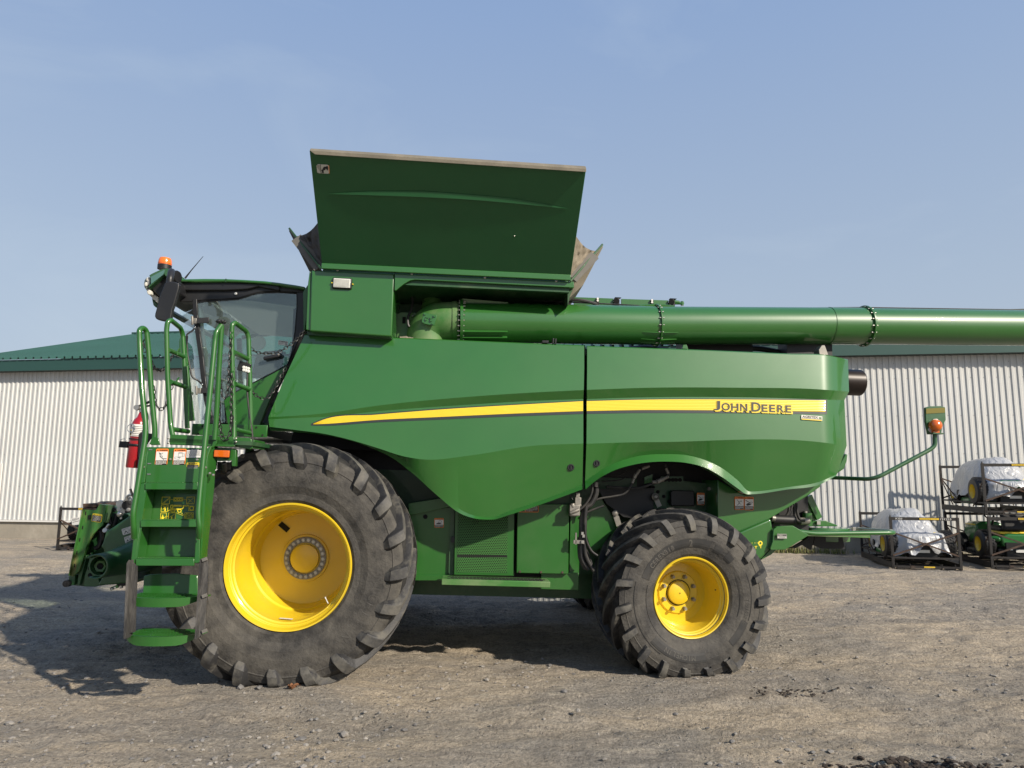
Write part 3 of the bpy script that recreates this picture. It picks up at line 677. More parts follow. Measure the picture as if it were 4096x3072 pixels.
dc = Decal(on_panel(PBn,'R',1378,542), on_panel(PBn,'R',1664,562), on_panel(PBn,'R',1378,606), (0,-1,0))
dc.slab(.004, 0); dc.text('AGRITEX', .05, .10, .80, .58, 1, 1, .03); dc.rect(.02,.66,.98,.74,1,1); dc.rect(.02,.80,.98,1,2,1); dc.rect(.84,.25,.96,.58,3,1)
obj('dealer_sticker', dc.mb, ['offwhite','ink','stripe','green_worn'], HV, smooth=0)
# twist locks
for c_, x, y, pan in (('F',1575,140,PA), ('F',1782,107,PBn)):
    u, v = src(c_, x, y); u /= 1.8517; v /= 1.8517; c0 = P('P', u, v, pan.depth(u, v))
    mb = MB(); mb.lathe([(-.004,.0),(-.004,.016),(-.010,.020),(-.010,.027),(-.002,.031),(.01,.031)], c0, 20, 0); mb.box(c0+Vector((0,-.009,0)), (.010,.008,.034), None, 1)
    obj('panel_latch', mb, ['plastic','black'], HV)
# gap filler, body core and interior shade put in as near-black colour
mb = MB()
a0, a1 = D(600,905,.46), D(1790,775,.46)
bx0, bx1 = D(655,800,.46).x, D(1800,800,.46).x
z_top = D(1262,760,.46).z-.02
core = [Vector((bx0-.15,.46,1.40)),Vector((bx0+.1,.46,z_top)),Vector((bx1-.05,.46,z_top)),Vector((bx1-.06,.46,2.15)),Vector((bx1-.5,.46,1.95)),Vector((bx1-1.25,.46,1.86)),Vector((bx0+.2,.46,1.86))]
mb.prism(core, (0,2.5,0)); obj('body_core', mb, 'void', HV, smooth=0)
zf = z_top-.9
# ---- rear hood skirt and straw chopper housing
plate('rear_housing', 'N', [(-250,60),(0,215),(90,252),(150,250),(1040,90),(1055,100),(1045,150),(900,255),(420,545),(40,715),(-250,700)], .50, 1.8, 'green', bevel=.03, seg=3)
plate('chopper_housing', 'N', [(40,712),(420,550),(430,580),(448,700),(446,830),(420,930),(290,1075),(150,1000),(-200,900)], .46, 1.7, 'green', bevel=.05, seg=4)
plate('tail_skirt', 'N', [(290,1078),(420,935),(490,950),(430,1005)], .5, 1.2, 'green')
plate('side_bracket', 'N', [(455,690),(500,650),(700,640),(905,760),(650,918),(600,945),(425,950),(412,930),(445,840)], .42, .05, 'green')
# spreader discs
def ell_disc(name, c, cx, cy, rx, z0h, yl, mats, h, parent=HV):
    c0 = P(c, cx, cy, yl); r = (P(c, cx+rx, cy, yl)-P(c, cx, cy, yl)).length; mb = MB()
    q = Matrix.Rotation(rad(90), 3, 'X'); mb.lathe([(0,0),(0,r),(h*.15,r*1.01),(h,r*1.01),(h,0)], c0, 48, 0, rot=q); return obj(name, mb, mats, parent, bevel=.004)
ell_disc('spreader_housing', 'N', 1000, 650, 365, 0, 1.25, 'green', -.13)
mb = MB(); mb.prism(poly('N', [(870,648),(960,580),(1120,578),(1265,635),(1260,648)], .95), IN*.5); obj('spreader_mount', mb, 'green', HV, bevel=.004)
mb = MB(); mb.beam(P('N',870,275,.98), P('N',1000,560,.98), .11, .035, up=(0,1,0)); mb.beam(P('N',870,275,.96), P('N',1010,560,.96), .035, .05, up=(0,1,0)); obj('spreader_arm', mb, 'green', HV, bevel=.003)
mb = MB(); mb.cyl(P('N',878,480,.9), P('N',878,600,.9), .045, 20); mb.cyl(P('N',855,455,.9), P('N',855,482,.9), .02, 12, 1); mb.cyl(P('N',790,585,.88), P('N',900,580,.88), .035, 12, 1)
obj('hydraulic_motor', mb, ['green','steel_dull'], HV)
mb = MB(); mb.box(P('N',1022,604,.93), (.035,.02,.035)); obj('bolt', mb, 'steel', HV)
mb = MB()
for pts in ([(650,395),(640,480),(560,590)],[(690,380),(660,480),(590,590),(520,600)],[(718,370),(722,500),(760,580),(800,590)],[(745,355),(755,480),(790,560),(850,580)]):
    mb.tube(smooth_path([P('N',x,y,.8) for x, y in pts]), .013, 10)
obj('hydraulic_hose', mb, 'hose', HV)
mb = MB(); mb.cyl(P('N',440,560,.75), P('N',720,575,.75), .045, 16); mb.cyl(P('N',430,545,.72), P('N',470,552,.72), .03, 12, 1); obj('drive_shaft', mb, ['black','steel_dull'], HV)
mb = MB(); mb.bb(P('N',430,690,.7)-Vector((0,0,.05)), P('N',900,640,1.9)); obj('spreader_frame', mb, 'green_dusty', HV, bevel=.004)
mb = MB(); mb.tube(rounded([P('N',570,695,.55), P('N',690,700,.52), P('N',960,742,.50), P('N',1500,735,.50), P('N',1972,730,.50), P('N',1960,715,.75), P('N',1480,683,1.5)], .06, 5), .0215, 12, 0); mb.tube([P('N',560,697,.552), P('N',630,700,.53)], .028, 12, 1); obj('guard_rail', mb, ['green','black'], HV)
mb = MB(); mb.bb(P('N',1480,690,1.45), P('N',1560,672,1.6)); mb.box(P('N',1470,688,1.4), (.03,.03,.05), None, 1); mb.box(P('N',1535,690,1.4), (.03,.03,.05), None, 1); obj('rail_clamp', mb, ['green','steel'], HV)
for pts in ([(985,765),(1325,768),(1358,935),(1060,930),(955,885)], [(700,910),(860,815),(910,770),(975,768),(935,950),(890,930),(820,880),(740,925),(640,925)]):
    mb = MB(); mb.prism(poly('N', pts, .95), IN*.03); obj('rubber_flap', mb, 'black', HV, smooth=0)
dc = Decal(P('N',500,742,.40), P('N',622,745,.40), P('N',502,802,.40), (0,-1,0)); dc.slab(.003,0); dc.rect(.05,.08,.95,.45,1,1); dc.fine(.1,.12,.9,.4,2,2,2,3); dc.circ(.12,.75,.006,2,1); dc.circ(.88,.75,.006,2,1)
obj('data_plate', dc.mb, ['steel','ink','offwhite'], HV, smooth=0)
dc = Decal(P('N',165,845,.372), P('N',310,845,.372), P('N',165,930,.372), (0,-1,0))
dc.ring(.85,.2,.016,.010,0,0,10)
for x in (.1,.35,.55,.75): dc.rect(x,.12,x+.06,.2,0)
dc.rect(.72,.55,.96,.62,0); dc.rect(.86,.55,.91,.95,0); dc.rect(.35,.62,.58,.69,0); dc.rect(.44,.62,.49,1,0); obj('printed_mark', dc.mb, ['print_yellow'], HV, smooth=0)
# exhaust
e0 = P('H',1322,546,1.0); e1 = P('H',1390,546,1.0); mb = MB(); R_ = (P('H',1340,460,1.0)-P('H',1340,632,1.0)).length/2
qx = Matrix.Rotation(rad(-90), 3, 'Z')
mb.lathe([(-.5,R_),(0,R_),((e1-e0).length,R_),((e1-e0).length+.012,R_*.93),((e1-e0).length-.02,R_*.86),((e1-e0).length-.2,R_*.84),((e1-e0).length-.2,0)], e0, 40, 0, rot=qx); mat('exhaust_metal', (.016,.011,.009), .38, metal=.2, var=.3, vscale=6); obj('exhaust_pipe', mb, 'exhaust_metal', HV)
# small bulge behind the rear corner
plate('rear_lamp_housing', 'H', [(1300,1020),(1313,1025),(1308,1065),(1290,1120),(1245,1150),(1230,1140)], .62, .8, 'green', bevel=.02, seg=3)
# rear marker arm: oval bracket, amber lamp
mb = MB(); mb.tube(rounded([P('I',200,755,.6), P('I',360,762,.45), P('I',545,770,.2), P('I',960,550,.2), P('I',995,520,.2), P('I',995,430,.2)], .10, 6), .018, 14); arm = obj('marker_arm', mb, 'green_cast', HV)
mb = MB(); mb.prism(poly('I', [(925,240),(960,230),(1040,228),(1072,238),(1076,330),(1050,385),(1043,430),(945,430),(928,340)], .20), IN*.025); obj('marker_plate', mb, 'green_cast', HV, bevel=.004)  # darker green puts in the shade of a face turned from the sun
dc = Decal(P('I',930,248,.197), P('I',1069,240,.197), P('I',930,286,.197), (0,-1,0)); mat('reflector', (.13,.11,.008), .4); dc.slab(.004,0); obj('reflector', dc.mb, 'reflector', HV, smooth=0)
c0 = P('I',996,372,.17); r = (P('I',1038,370,.17)-P('I',954,370,.17)).length/2; mb = MB()
mb.lathe([(-.055,0),(-.052,r*.4),(-.040,r*.8),(-.02,r),(0,r),(.02,r*.9)], c0, 28, 0); mb.bb(P('I',985,405,.16),P('I',1008,432,.2),0); obj('marker_lamp', mb, 'amber', HV)
mb = MB(); mb.prism(poly('I', [(985,325),(1010,322),(1032,340),(1040,372),(1020,410),(1015,428),(965,428),(945,405)], .19), IN*.006); obj('lamp_base', mb, 'offwhite', HV)
mb = MB(); q1, q2 = P('I',955,436,.2), P('I',1035,430,.2); mb.bb((q1.x,.15,q1.z), (q2.x,.24,q2.z)); obj('lamp_bracket', mb, 'green_dark', HV)

# ---- engine deck behind the auger
for pts in ([(155,130),(695,150),(690,260),(155,260)], [(802,155),(1440,175),(1440,265),(802,265)]):
    mb = MB(); mb.prism(poly('V', pts, .75), IN*.02); obj('deck_guard', mb, 'green', HV, smooth=0)
mb = MB()
for x, y in ((477,168),(1216,190)):
    mb.bb(P('V',x-18,y-25,.74), P('V',x+18,y+80,.75), 0)
    for dy in (-14, 14): c1 = P('V',x,y+dy,.735); mb.lathe([(-.012,0),(-.012,.010),(0,.012)], c1, 12, 1)
obj('guard_bracket', mb, ['black','white'], HV)
mb = MB()
for x, y, s in ((735,180,1),(1485,195,1)):
    mb.cyl(P('V',x,y,.80), P('V',x,y,.72), .030, 14); mb.bb(P('V',x-32,y,.73), P('V',x+26,y+75,.78)); mb.bb(P('V',x-20,y-45,.73), P('V',x+50,y-28,.78))
obj('deck_hinge', mb, 'black', HV, bevel=.003)
mb = MB(); mb.cyl(P('V',1520,195,.78), P('V',1590,205,.78), .018, 10); mb.cyl(P('V',1500,215,.78), P('V',1650,215,.78), .013, 8); mb.cyl(P('V',1628,190,.78), P('V',1630,245,.78), .016, 8); obj('deck_latch', mb, 'green', HV)
mb = MB(); rg = random.Random(2)                 # cables and boxes showing between auger and hood
for x0, x1, y, r in ((1180,1330,760,.035),(1340,1450,757,.05),(1470,1560,756,.035),(1560,1700,757,.028)):
    mb.tube(smooth_path([D(x0,y+6,.85), D((x0+x1)/2,y-3+rg.uniform(-2,2),.9), D(x1,y+8,.85)]), r, 10)
mb.bb(D(1480,748,.8)-Vector((0,0,.1)), D(1600,741,1.1)); mb.bb(D(1700,752,.7)-Vector((0,0,.15)), D(1775,742,.9))
obj('engine_hose', mb, 'black', HV)
plate('deck_bracket', 'V', [(1640,780),(1690,775),(1715,840),(1630,835)], .5, .02, 'green')
plate('auger_rest', 'H', [(1140,300),(1160,300),(1185,365),(1125,370),(1120,330)], .45, .1, 'steel_dull')
mb = MB(); mb.box(P('E',1075,424,.34), (.055,.05,.022)); mb.box(P('E',1125,419,.34), (.012,.05,.05)); mb.box(P('E',1140,422,.34), (.012,.05,.05)); obj('panel_hinge', mb, 'plastic', HV, bevel=.002)

# ---- grain tank side
plate('tank_panel', 'D', [(230,838),(755,858),(751,965),(738,1258),(218,1224)], .20, .9, 'green', bevel=.012, seg=3)
plate('tank_front_corner', 'D', [(195,1215),(206,935),(217,850),(226,839),(228,1220)], .22, .8, 'green', bevel=.010, seg=3)
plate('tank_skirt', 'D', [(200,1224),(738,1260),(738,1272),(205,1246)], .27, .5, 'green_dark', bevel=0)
plate('tank_rail', 'D', [(757,860),(1890,913),(1890,948),(905,899),(885,898),(855,903),(820,922),(790,945),(766,966),(755,966)], .19, .035, 'green', bevel=.003)
plate('tank_rail_cap', 'D', [(300,836),(1886,910),(1886,916),(300,842)], .205, .16, 'green', bevel=.003)
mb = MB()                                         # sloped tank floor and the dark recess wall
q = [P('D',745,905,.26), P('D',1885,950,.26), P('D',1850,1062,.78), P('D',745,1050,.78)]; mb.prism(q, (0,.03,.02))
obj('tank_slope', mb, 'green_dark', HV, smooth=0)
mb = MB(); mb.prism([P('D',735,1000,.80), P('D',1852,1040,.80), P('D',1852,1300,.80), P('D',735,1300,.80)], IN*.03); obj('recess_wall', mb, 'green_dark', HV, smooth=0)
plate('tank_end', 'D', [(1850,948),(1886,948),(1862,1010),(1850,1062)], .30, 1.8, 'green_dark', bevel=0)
mb = MB()
for x, y in ((395,838),(865,862),(1327,886),(1777,908)): mb.sphere(P('D',x,y,.19), .012, 10, 6)
obj('rail_bolt', mb, 'steel', HV)
plate('recess_bracket', 'U', [(360,1400),(372,960),(540,878),(850,890),(830,1000),(660,1330),(655,1400)], .62, .02, 'green_dusty', bevel=0)
mb = MB(); mb.box(P('U',602,1040,.615), (.028,.01,.06)); mb.sphere(P('U',778,955,.61), .012, 10, 6, 1); obj('slot', mb, ['void','steel'], HV)
mb = MB(); mb.tube(smooth_path([P('U',770,570,.60),P('U',775,700,.58),P('U',740,850,.55),P('U',685,980,.52),P('U',685,1120,.50),P('U',710,1180,.50)]), .012, 8); obj('recess_cable', mb, 'hose', HV)
mb = MB(); mb.cyl(P('U',1240,480,.76), P('U',1230,640,.72), .085, 20); mb.cyl(P('U',1190,640,.72), P('U',1160,800,.66), .09, 20); obj('pivot_cylinder', mb, 'green_dusty', HV)
mb = MB()
for x, y in ((500,450),(410,800)): mb.tube([P('U',x+60*math.cos(a),y+60*math.sin(a),.66) for a in [2*math.pi*k/16 for k in range(17)]], .010, 8)
obj('coiled_hose', mb, 'hose', HV)
c0 = P('D',425,924,.20)
a, b_ = P('D',366,886,.196), P('D',484,962,.196); mb = MB()
mb.box((a+b_)/2+Vector((0,-.004,0)), (abs(b_.x-a.x), .030, abs(a.z-b_.z))); wl = obj('work_lamp', mb, 'black', HV, bevel=.010, seg=3)
mb = MB(); mb.box((a+b_)/2+Vector((0,-.018,0)), (abs(b_.x-a.x)*.86, .012, abs(a.z-b_.z)*.80))
for k in range(7): mb.box((a+b_)/2+Vector((0,-.026,(k-3)*abs(a.z-b_.z)*.10)), (abs(b_.x-a.x)*.80, .006, .004))
obj('lamp_lens', mb, 'lens', wl, bevel=.002)
mb = MB(); mb.box(P('D',361,919,.19),(.01,.02,.008)); mb.box(P('D',492,928,.19),(.01,.02,.008)); obj('lamp_screw', mb, 'stripe', wl)

# ---- grain tank lids
LB, LT = .17, -.54
TL, TR_, BL, BR = P('D',218,84,LT), P('D',1967,197,LT), P('D',297,812,LB), P('D',1867,886,LB)
ln = (TR_-BL).cross(BR-TL).normalized()
if ln.y > 0: ln = -ln
mb = MB(); mb.prism([TL, TR_, BR, BL], -ln*.022); lid = obj('tank_lid', mb, 'lid_green', HV, bevel=.004)
def onlid(x, y):
    u, v = src('D', x, y); r_ = MF.i.to_3x3() @ ray('D', x, y); o = MF.i @ CAM; nn = ln; return o+r_*((BL-o).dot(nn)/r_.dot(nn))
mb = MB(); up = (TL-BL).normalized()
mb.prism([TL+ln*.004+up*.004, TR_+ln*.004+up*.004, TR_+ln*.022-up*.020, TL+(TR_-TL)*.02+ln*.022-up*.020], -ln*.05); obj('lid_edge', mb, 'taupe', lid, bevel=.004)
mb = MB(); mb.beam(BL+Vector((0,-.012,-.005)), BR+Vector((0,-.012,-.005)), .05, .030, up=(0,1,0)); obj('hinge_rail', mb, 'green', lid, bevel=.004)
mb = MB(); mb.prism([BL+Vector((0,.05,0)), BR+Vector((0,.05,0)), BR+Vector((0,.05,-.12)), BL+Vector((0,.05,-.12))], IN*.05); obj('hinge_plate', mb, 'green_dark', lid, smooth=0)
# long pressed crease in the lid
ft = curve([(340,353),(560,342),(900,340),(1200,358),(1500,386),(1850,446)]); fb = curve([(340,357),(560,361),(900,371),(1200,386),(1500,412),(1850,450)])
rows = [[],[],[]]
for i in range(61):
    x = 340+1510*i/60; k = math.sin(math.pi*i/60)**.7
    rows[0].append(onlid(x, ft(x))+ln*.001); rows[1].append(onlid(x, fb(x))+ln*(.001+.014*k)); rows[2].append(onlid(x, fb(x)+2)+ln*.001)
mb = MB(); mb.grid(rows); obj('lid_crease', mb, 'lid_green', lid, smooth=20)
def wp(x, y): u, v = src('W', x, y); return onlid((u-1100)*1.58, (v-550)*1.58)
dc = Decal(wp(505,625), wp(1060,660), wp(540,1020), ln); dc.slab(.012,0); dc.rect(.955,.04,.995,.96,3,.5); dc.rect(.0,.88,.3,.93,0,1)
dc.line(.32,.0,.32,1,.004,1,1)
for k in range(4): dc.rect(.06+k*.06,.08,.085+k*.06,.45+.12*k,2,1)
dc.circ(.83,.33,.010,1,2); dc.lines([(.90,.16),(.72,.28),(.62,.26),(.48,.6)],.010,1,2); dc.lines([(.72,.28),(.88,.58)],.010,1,2); dc.lines([(.62,.28),(.68,.48),(.56,.58)],.010,1,2); dc.line(.47,.58,.47,.95,.014,1,2); dc.line(.37,.64,.45,.64,.008,1,2)
obj('warning_label', dc.mb, ['offwhite','ink','taupe','orange'], lid, smooth=0)
mb = MB(); mb.sphere(onlid(1513,621)+ln*.004, .006, 8, 6); obj('lid_rivet', mb, 'steel', lid)
# front and rear flaps with the cloth corners
def flap(name, c, pts, edge, yl0, yl1, ym, mats, fl):
    near = [P(c, x, y, yl0) if i < len(pts)-1 else P(c, x, y, ym) for i, (x, y) in enumerate(pts)]
    mb = MB(); n = len(near); far = [p+IN*(yl1-yl0) for p in near]; mb.add(near+far, [tuple(range(n)), tuple(range(2*n-1,n-1,-1))]+[(i,n+i,n+(i+1)%n,(i+1)%n) for i in range(n)], 0)
    f = obj(name, mb, mats, HV, smooth=0, bevel=.004, label=fl)
    mb = MB(); mb.beam(near[0]+Vector((0,-.004,.004)), near[-1]+Vector((0,-.004,.004)), .013, .018); obj('flap_rim', mb, 'green_dark', f, bevel=.003); return near
nf = flap('tank_flap', 'X', [(108,352),(100,410),(615,1430),(900,1430),(925,1385)], None, .36, 2.6, .16, 'taupe_dark', 'narrow front tank flap leaning toward the cab')
nr = flap('tank_flap', 'Y', [(830,412),(842,455),(430,1243),(125,1530),(115,1400),(160,1180)], None, .36, 2.6, .18, 'taupe', 'narrow rear tank flap leaning back over the auger')
def cloth(name, c, e1a, e1b, lidpts, mats, seed, lab):
    a0, a1 = P(c, *e1a, .34), P(c, *e1b, .26); l0, l1 = lidpts; rows = []; rg = random.Random(seed)
    for i in range(25):
        t = i/24; p0 = a0.lerp(a1, t); p1 = l0.lerp(l1, t); row = []
        for j in range(21):
            s = j/20; p = p0.lerp(p1, s); sag = math.sin(math.pi*s)
            nn = noise.noise(Vector((t*5+seed, s*7, seed)))*.06+noise.noise(Vector((t*2, s*17+seed, 3)))*.03
            row.append(p+Vector((0, nn*sag*(1-t)+.05*sag*(1-t), -.015*sag*(1-t)+nn*.5*sag*(1-t))))
        rows.append(row)
    mb = MB(); mb.grid(rows); return obj(name, mb, mats, HV, smooth=80, label=lab)
def xl_(c, x, y): u, v = src(c, x, y); return onlid((u-1100)*1.58, (v-550)*1.58)-ln*.03
cloth('tank_cloth', 'X', (262,545), (915,1370), (xl_('X',845,200), xl_('X',960,1300)), 'cloth', 3, 'dark cloth corner at the front of the tank')
cloth('tank_cloth', 'Y', (700,545), (180,1170), (xl_('Y',280,250), xl_('Y',155,1130)), 'cloth_tan', 8, 'tan cloth corner at the rear of the tank')
for c_, a_, b_ in (('X',(290,585),(880,1345)),('Y',(660,620),(200,1110))):
    p0, p1 = P(c_, *a_, .30), P(c_, *b_, .20); mb = MB(); mb.beam(p0, p1, .10, .012, up=(0,1,0)); obj('flap_brace', mb, 'taupe_dark', HV, smooth=0)

# ---- unloading auger
def Lr(x): return .55+.20*(x-1000)/1200
AR = .1835
def ax(x, y): return D(x, y, Lr(x))
pA_, pB_, pS_, pC_, pD_ = ax(997,696.5), ax(1417,703.3), ax(1788,704.2), ax(1866,704.8), ax(2560,712)
mb = MB(); mb.tube([pA_, pB_], AR, 56); au = obj('unloading_auger', mb, 'green', HV, smooth=30)
mb = MB(); mb.tube([pB_, pS_], AR*.985, 56); mb.tube([pS_-Vector((.002,0,0)), pS_+Vector((.006,0,0))], AR*1.008, 56); mb.tube([pS_, pC_], AR*.99, 56); obj('auger_tube', mb, 'green', au, smooth=30)
mb = MB(); mb.tube([pC_, pD_], AR*.97, 56); obj('auger_tube', mb, 'green', au, smooth=30)
dirx = (pB_-pA_).normalized()
def flange(p, r, w_, nb, bl=.012, name='auger_flange'):
    mb = MB(); mb.tube([p-dirx*w_/2, p+dirx*w_/2], r, 56); f = obj(name, mb, 'green', au, smooth=30, bevel=.002)
    mb = MB()
    for k in range(nb):
        a = 2*math.pi*(k+.5)/nb; o_ = Vector((0, math.cos(a), math.sin(a)))*(r-.013)
        mb.cyl(p+o_-dirx*(w_/2+.012), p+o_+dirx*(w_/2+.020), .0062, 8)
    obj('flange_bolt', mb, 'steel', f); return f
flange(pB_, AR+.020, .014, 18); flange(pC_, AR+.020, .018, 18); flange(pA_-dirx*.005, AR+.030, .028, 26)
mb = MB()                                        # stiffening ribs at the flanges
for a in (-.55, -.95, -1.25, 1.35, 1.62):
    o_ = Vector((0, -math.cos(a), math.sin(a)))
    for s in (-1, 1):
        mb.prism([pB_+o_*(AR-.01), pB_+o_*(AR-.01)+dirx*s*.17, pB_+o_*(AR+.004)+dirx*s*.17, pB_+o_*(AR+.020)], Vector((0,.006,.006)))
for a in (-.62, -.92):
    o_ = Vector((0, -math.cos(a), math.sin(a))); mb.prism([pA_+o_*(AR-.01), pA_+o_*(AR-.01)+dirx*.42, pA_+o_*(AR+.022)+dirx*.42, pA_+o_*(AR+.030)], Vector((0,.005,.009)))
o_ = Vector((0,-.3,.95)).normalized(); mb.prism([pA_+o_*(AR-.02), pA_+o_*(AR-.02)+dirx*.42, pA_+o_*(AR+.008)+dirx*.42, pA_+o_*(AR+.035)], Vector((0,.10,0)))
obj('auger_rib', mb, 'green', au, smooth=0)
mb = MB(); mb.tube([pB_+Vector((-1.2,.05,AR+.012)), pB_+Vector((-.3,.03,AR+.010)), pB_+Vector((.4,.03,AR+.006)), pC_+Vector((0,.03,AR+.012)), pD_+Vector((0,.03,AR+.006))], .007, 6)
mb.tube(smooth_path([pB_+Vector((-.95,.08,AR-.01)), pB_+Vector((-.86,.02,AR+.022)), pB_+Vector((-.70,.0,AR+.022)), pB_+Vector((-.55,.05,AR+.004))]), .016, 8)
obj('auger_cable', mb, 'hose', au)
mb = MB(); e = [P('U',1740,1072,.55), P('U',1500,1072,.55), P('U',1330,1090,.56), P('U',1190,1150,.57), P('U',1110,1250,.58), P('U',1065,1390,.58), P('U',1050,1700,.58)]
mb.tube(smooth_path(e, 5), AR*.985, 48); el = obj('auger_elbow', mb, 'green_dusty', HV, smooth=40)
mb = MB(); mb.tube([P('U',1612,1072,.55), P('U',1700,1072,.55)], AR+.006, 48); obj('elbow_collar', mb, 'green_dusty', el, smooth=40)
pp = [(1000,880),(1270,930),(1285,960),(1235,1150),(1210,1155),(975,1105),(962,1085)]
mb = MB(); mb.prism(poly('U', pp, .355), IN*.012); cp = obj('cover_plate', mb, 'green', el, bevel=.003)
mb = MB()
for x, y in ((1035,915),(1230,957),(1000,1075),(1197,1113),(1080,980),(1160,998),(1055,1030),(1162,1050)): mb.lathe([(-.012,0),(-.012,.010),(0,.011)], P('U',x,y,.353), 8)
obj('plate_bolt', mb, 'green', cp)
mb = MB(); rg = random.Random(6); rows = [[],[]]
for i in range(24):
    x = 515+i*(1310-515)/23; y = 1385+i*3.2+rg.uniform(-14,14); rows[0].append(P('U',x,y-16,.44)); rows[1].append(P('U',x,y+40,.42))
mb.grid(rows); obj('elbow_seal', mb, 'taupe', HV, smooth=0)
# ---------------------------------------------------------------- wheels
def tyre(prof, W_, R_, lugs, lh, hw, side_drop, seed, name, parent, hand=1):
    mis = [1 if min(prof[i][1], prof[i+1][1]) > R_-lh-.045 else 0 for i in range(len(prof)-1)]  # tread grooves take the painted shade colour
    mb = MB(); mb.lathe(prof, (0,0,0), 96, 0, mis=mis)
    body = obj(name, mb, ['rubber','rubber_groove_shade'], parent, smooth=40)
    # carcass half profile (y<0 outer side) as function for the lugs
    pr = sorted([(y, r) for y, r in prof if r > R_*.80 and y <= 0], key=lambda q: -q[0])
    mb = MB(); rng = random.Random(seed)
    d2 = W_/2; delta = d2*1.02/R_
    for s in (-1, 1):
        for k in range(lugs):
            a0 = 2*math.pi*(k+(0 if s < 0 else .5))/lugs
            st = []                               # stations: (y, r_base, phi, halfwidth, normal y, normal r, height)
            for t in [i/8 for i in range(9)]:
                y = s*(.012+(d2*.90-.012)*t); rb = R_-lh-.030*t**3.0; phi = delta*(1-t)**.80*1.12; ny = .55*t**4
                st.append((y, rb, phi, hw*(.72+.33*t), s*ny, math.sqrt(1-ny*ny), lh*(1-.05*t)))
            for q in range(1, 5):                  # over the shoulder
                th = q/4*math.pi/2; st.append((s*(d2*.90+d2*.105*math.sin(th)), R_-lh-.030-.085*(1-math.cos(th)), -.012*q, hw*(1.05+.06*q/4), s*math.sin(th)*.97, max(.05, math.cos(th)), lh*(.95-.42*q/4)))
            st.append((s*d2*1.01, R_-lh-side_drop*.90, -.058, hw*.98, s*.99, .1, lh*.22))
            st.append((s*d2*1.0, R_-lh-side_drop*1.08, -.066, hw*.80, s*1.0, .0, .001))
            rows = []
            for y, rb, phi, h_, ny, nr_, ht in st:
                def pt(da, up): r = rb+nr_*up; a = a0+phi+da/R_; return Vector((r*math.cos(a), y+ny*up, r*math.sin(a)))
                wv = rng.uniform(-.001,.001)
                fl = 1.25+.35*abs(y)/d2; rows.append([pt(-h_*fl*1.08,-.03), pt(-h_*1.0,ht*.86+wv), pt(-h_*.84,ht+wv), pt(h_*.80,ht+wv), pt(h_*.94,ht*.88+wv), pt(h_*fl,-.03)])
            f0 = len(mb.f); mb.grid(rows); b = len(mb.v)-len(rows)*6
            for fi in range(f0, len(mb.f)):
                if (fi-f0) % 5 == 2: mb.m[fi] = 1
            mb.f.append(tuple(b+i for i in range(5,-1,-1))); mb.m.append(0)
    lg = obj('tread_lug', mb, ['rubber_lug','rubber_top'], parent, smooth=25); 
    lg.name = 'tread'; 
    return body
def profile(W_, R_, Rr, rimw):
    h = R_-Rr; w2 = W_/2; r2 = rimw/2
    half = [(r2-.02, Rr-.02),(r2+.006, Rr+.006),(r2+.030, Rr+.03),(w2*.93, Rr+h*.16),(w2*.99, Rr+h*.28),(w2*1.01, Rr+h*.42),(w2*1.0, Rr+h*.56),(w2*.975, Rr+h*.655),(w2*.985, Rr+h*.67),(w2*.97, Rr+h*.69),(w2*.935, Rr+h*.78),(w2*.86, R_-.085),(w2*.70, R_-.058),(w2*.35, R_-.050)]
    return [(-y, r) for y, r in half]+[(0, R_-.048)]+[(y, r) for y, r in half[::-1]]
def sideface(prof, r):                            # y of the outer sidewall at radius r
    o = [(rr, y) for y, rr in prof if y < 0]; o.sort(); return float(np.interp(r, [q[0] for q in o], [q[1] for q in o]))
def arc_text(mb, prof, txt, r, a_mid, h, mi, wide=.75, lift=.004, bold=.03):
    n = len(txt); step = h*wide/r
    for i, ch in enumerate(txt):
        if ch == ' ': continue
        vs, fs, x0, x1, y0, y1 = text_geo(ch, bold); a = a_mid+(n-1)/2*step-i*step; yy0 = sideface(prof, r)-lift
        sc_ = h/.72; pts = []
        for v in vs:
            lx = (v.x-(x0+x1)/2)*sc_*.85; lr = v.y*sc_-h/2; rr = r+lr; aa = a-lx/r
            pts.append(Vector((rr*math.cos(aa), sideface(prof, rr)-lift, rr*math.sin(aa))))
        mb.add(pts, fs, mi)
def arc_band(mb, prof, r0, r1, a0, a1, mi, lift=.003, n=24):
    rows = [[Vector((r*math.cos(a0+(a1-a0)*i/n), sideface(prof, r)-lift, r*math.sin(a0+(a1-a0)*i/n))) for i in range(n+1)] for r in [r0+(r1-r0)*k/4 for k in range(5)]]
    mb.grid(rows, mi)
def nuts(parent, n, rc, y, r, h, mats, name='wheel_nut', ph=0):
    mb = MB(); mb.lathe([(0,r*1.25),(-h*.35,r*1.2),(-h*.35,r),(-h,r*.92),(-h,0)], (0,0,0), 6, 0)
    me0 = obj(name, mb, mats, parent, smooth=30); me0.location = (rc*math.cos(ph), y, rc*math.sin(ph)); out = [me0]
    for k in range(1, n):
        c = me0.copy(); COL.objects.link(c); c.parent = parent; a = ph+2*math.pi*k/n; c.location = (rc*math.cos(a), y, rc*math.sin(a)); out.append(c)
    return out
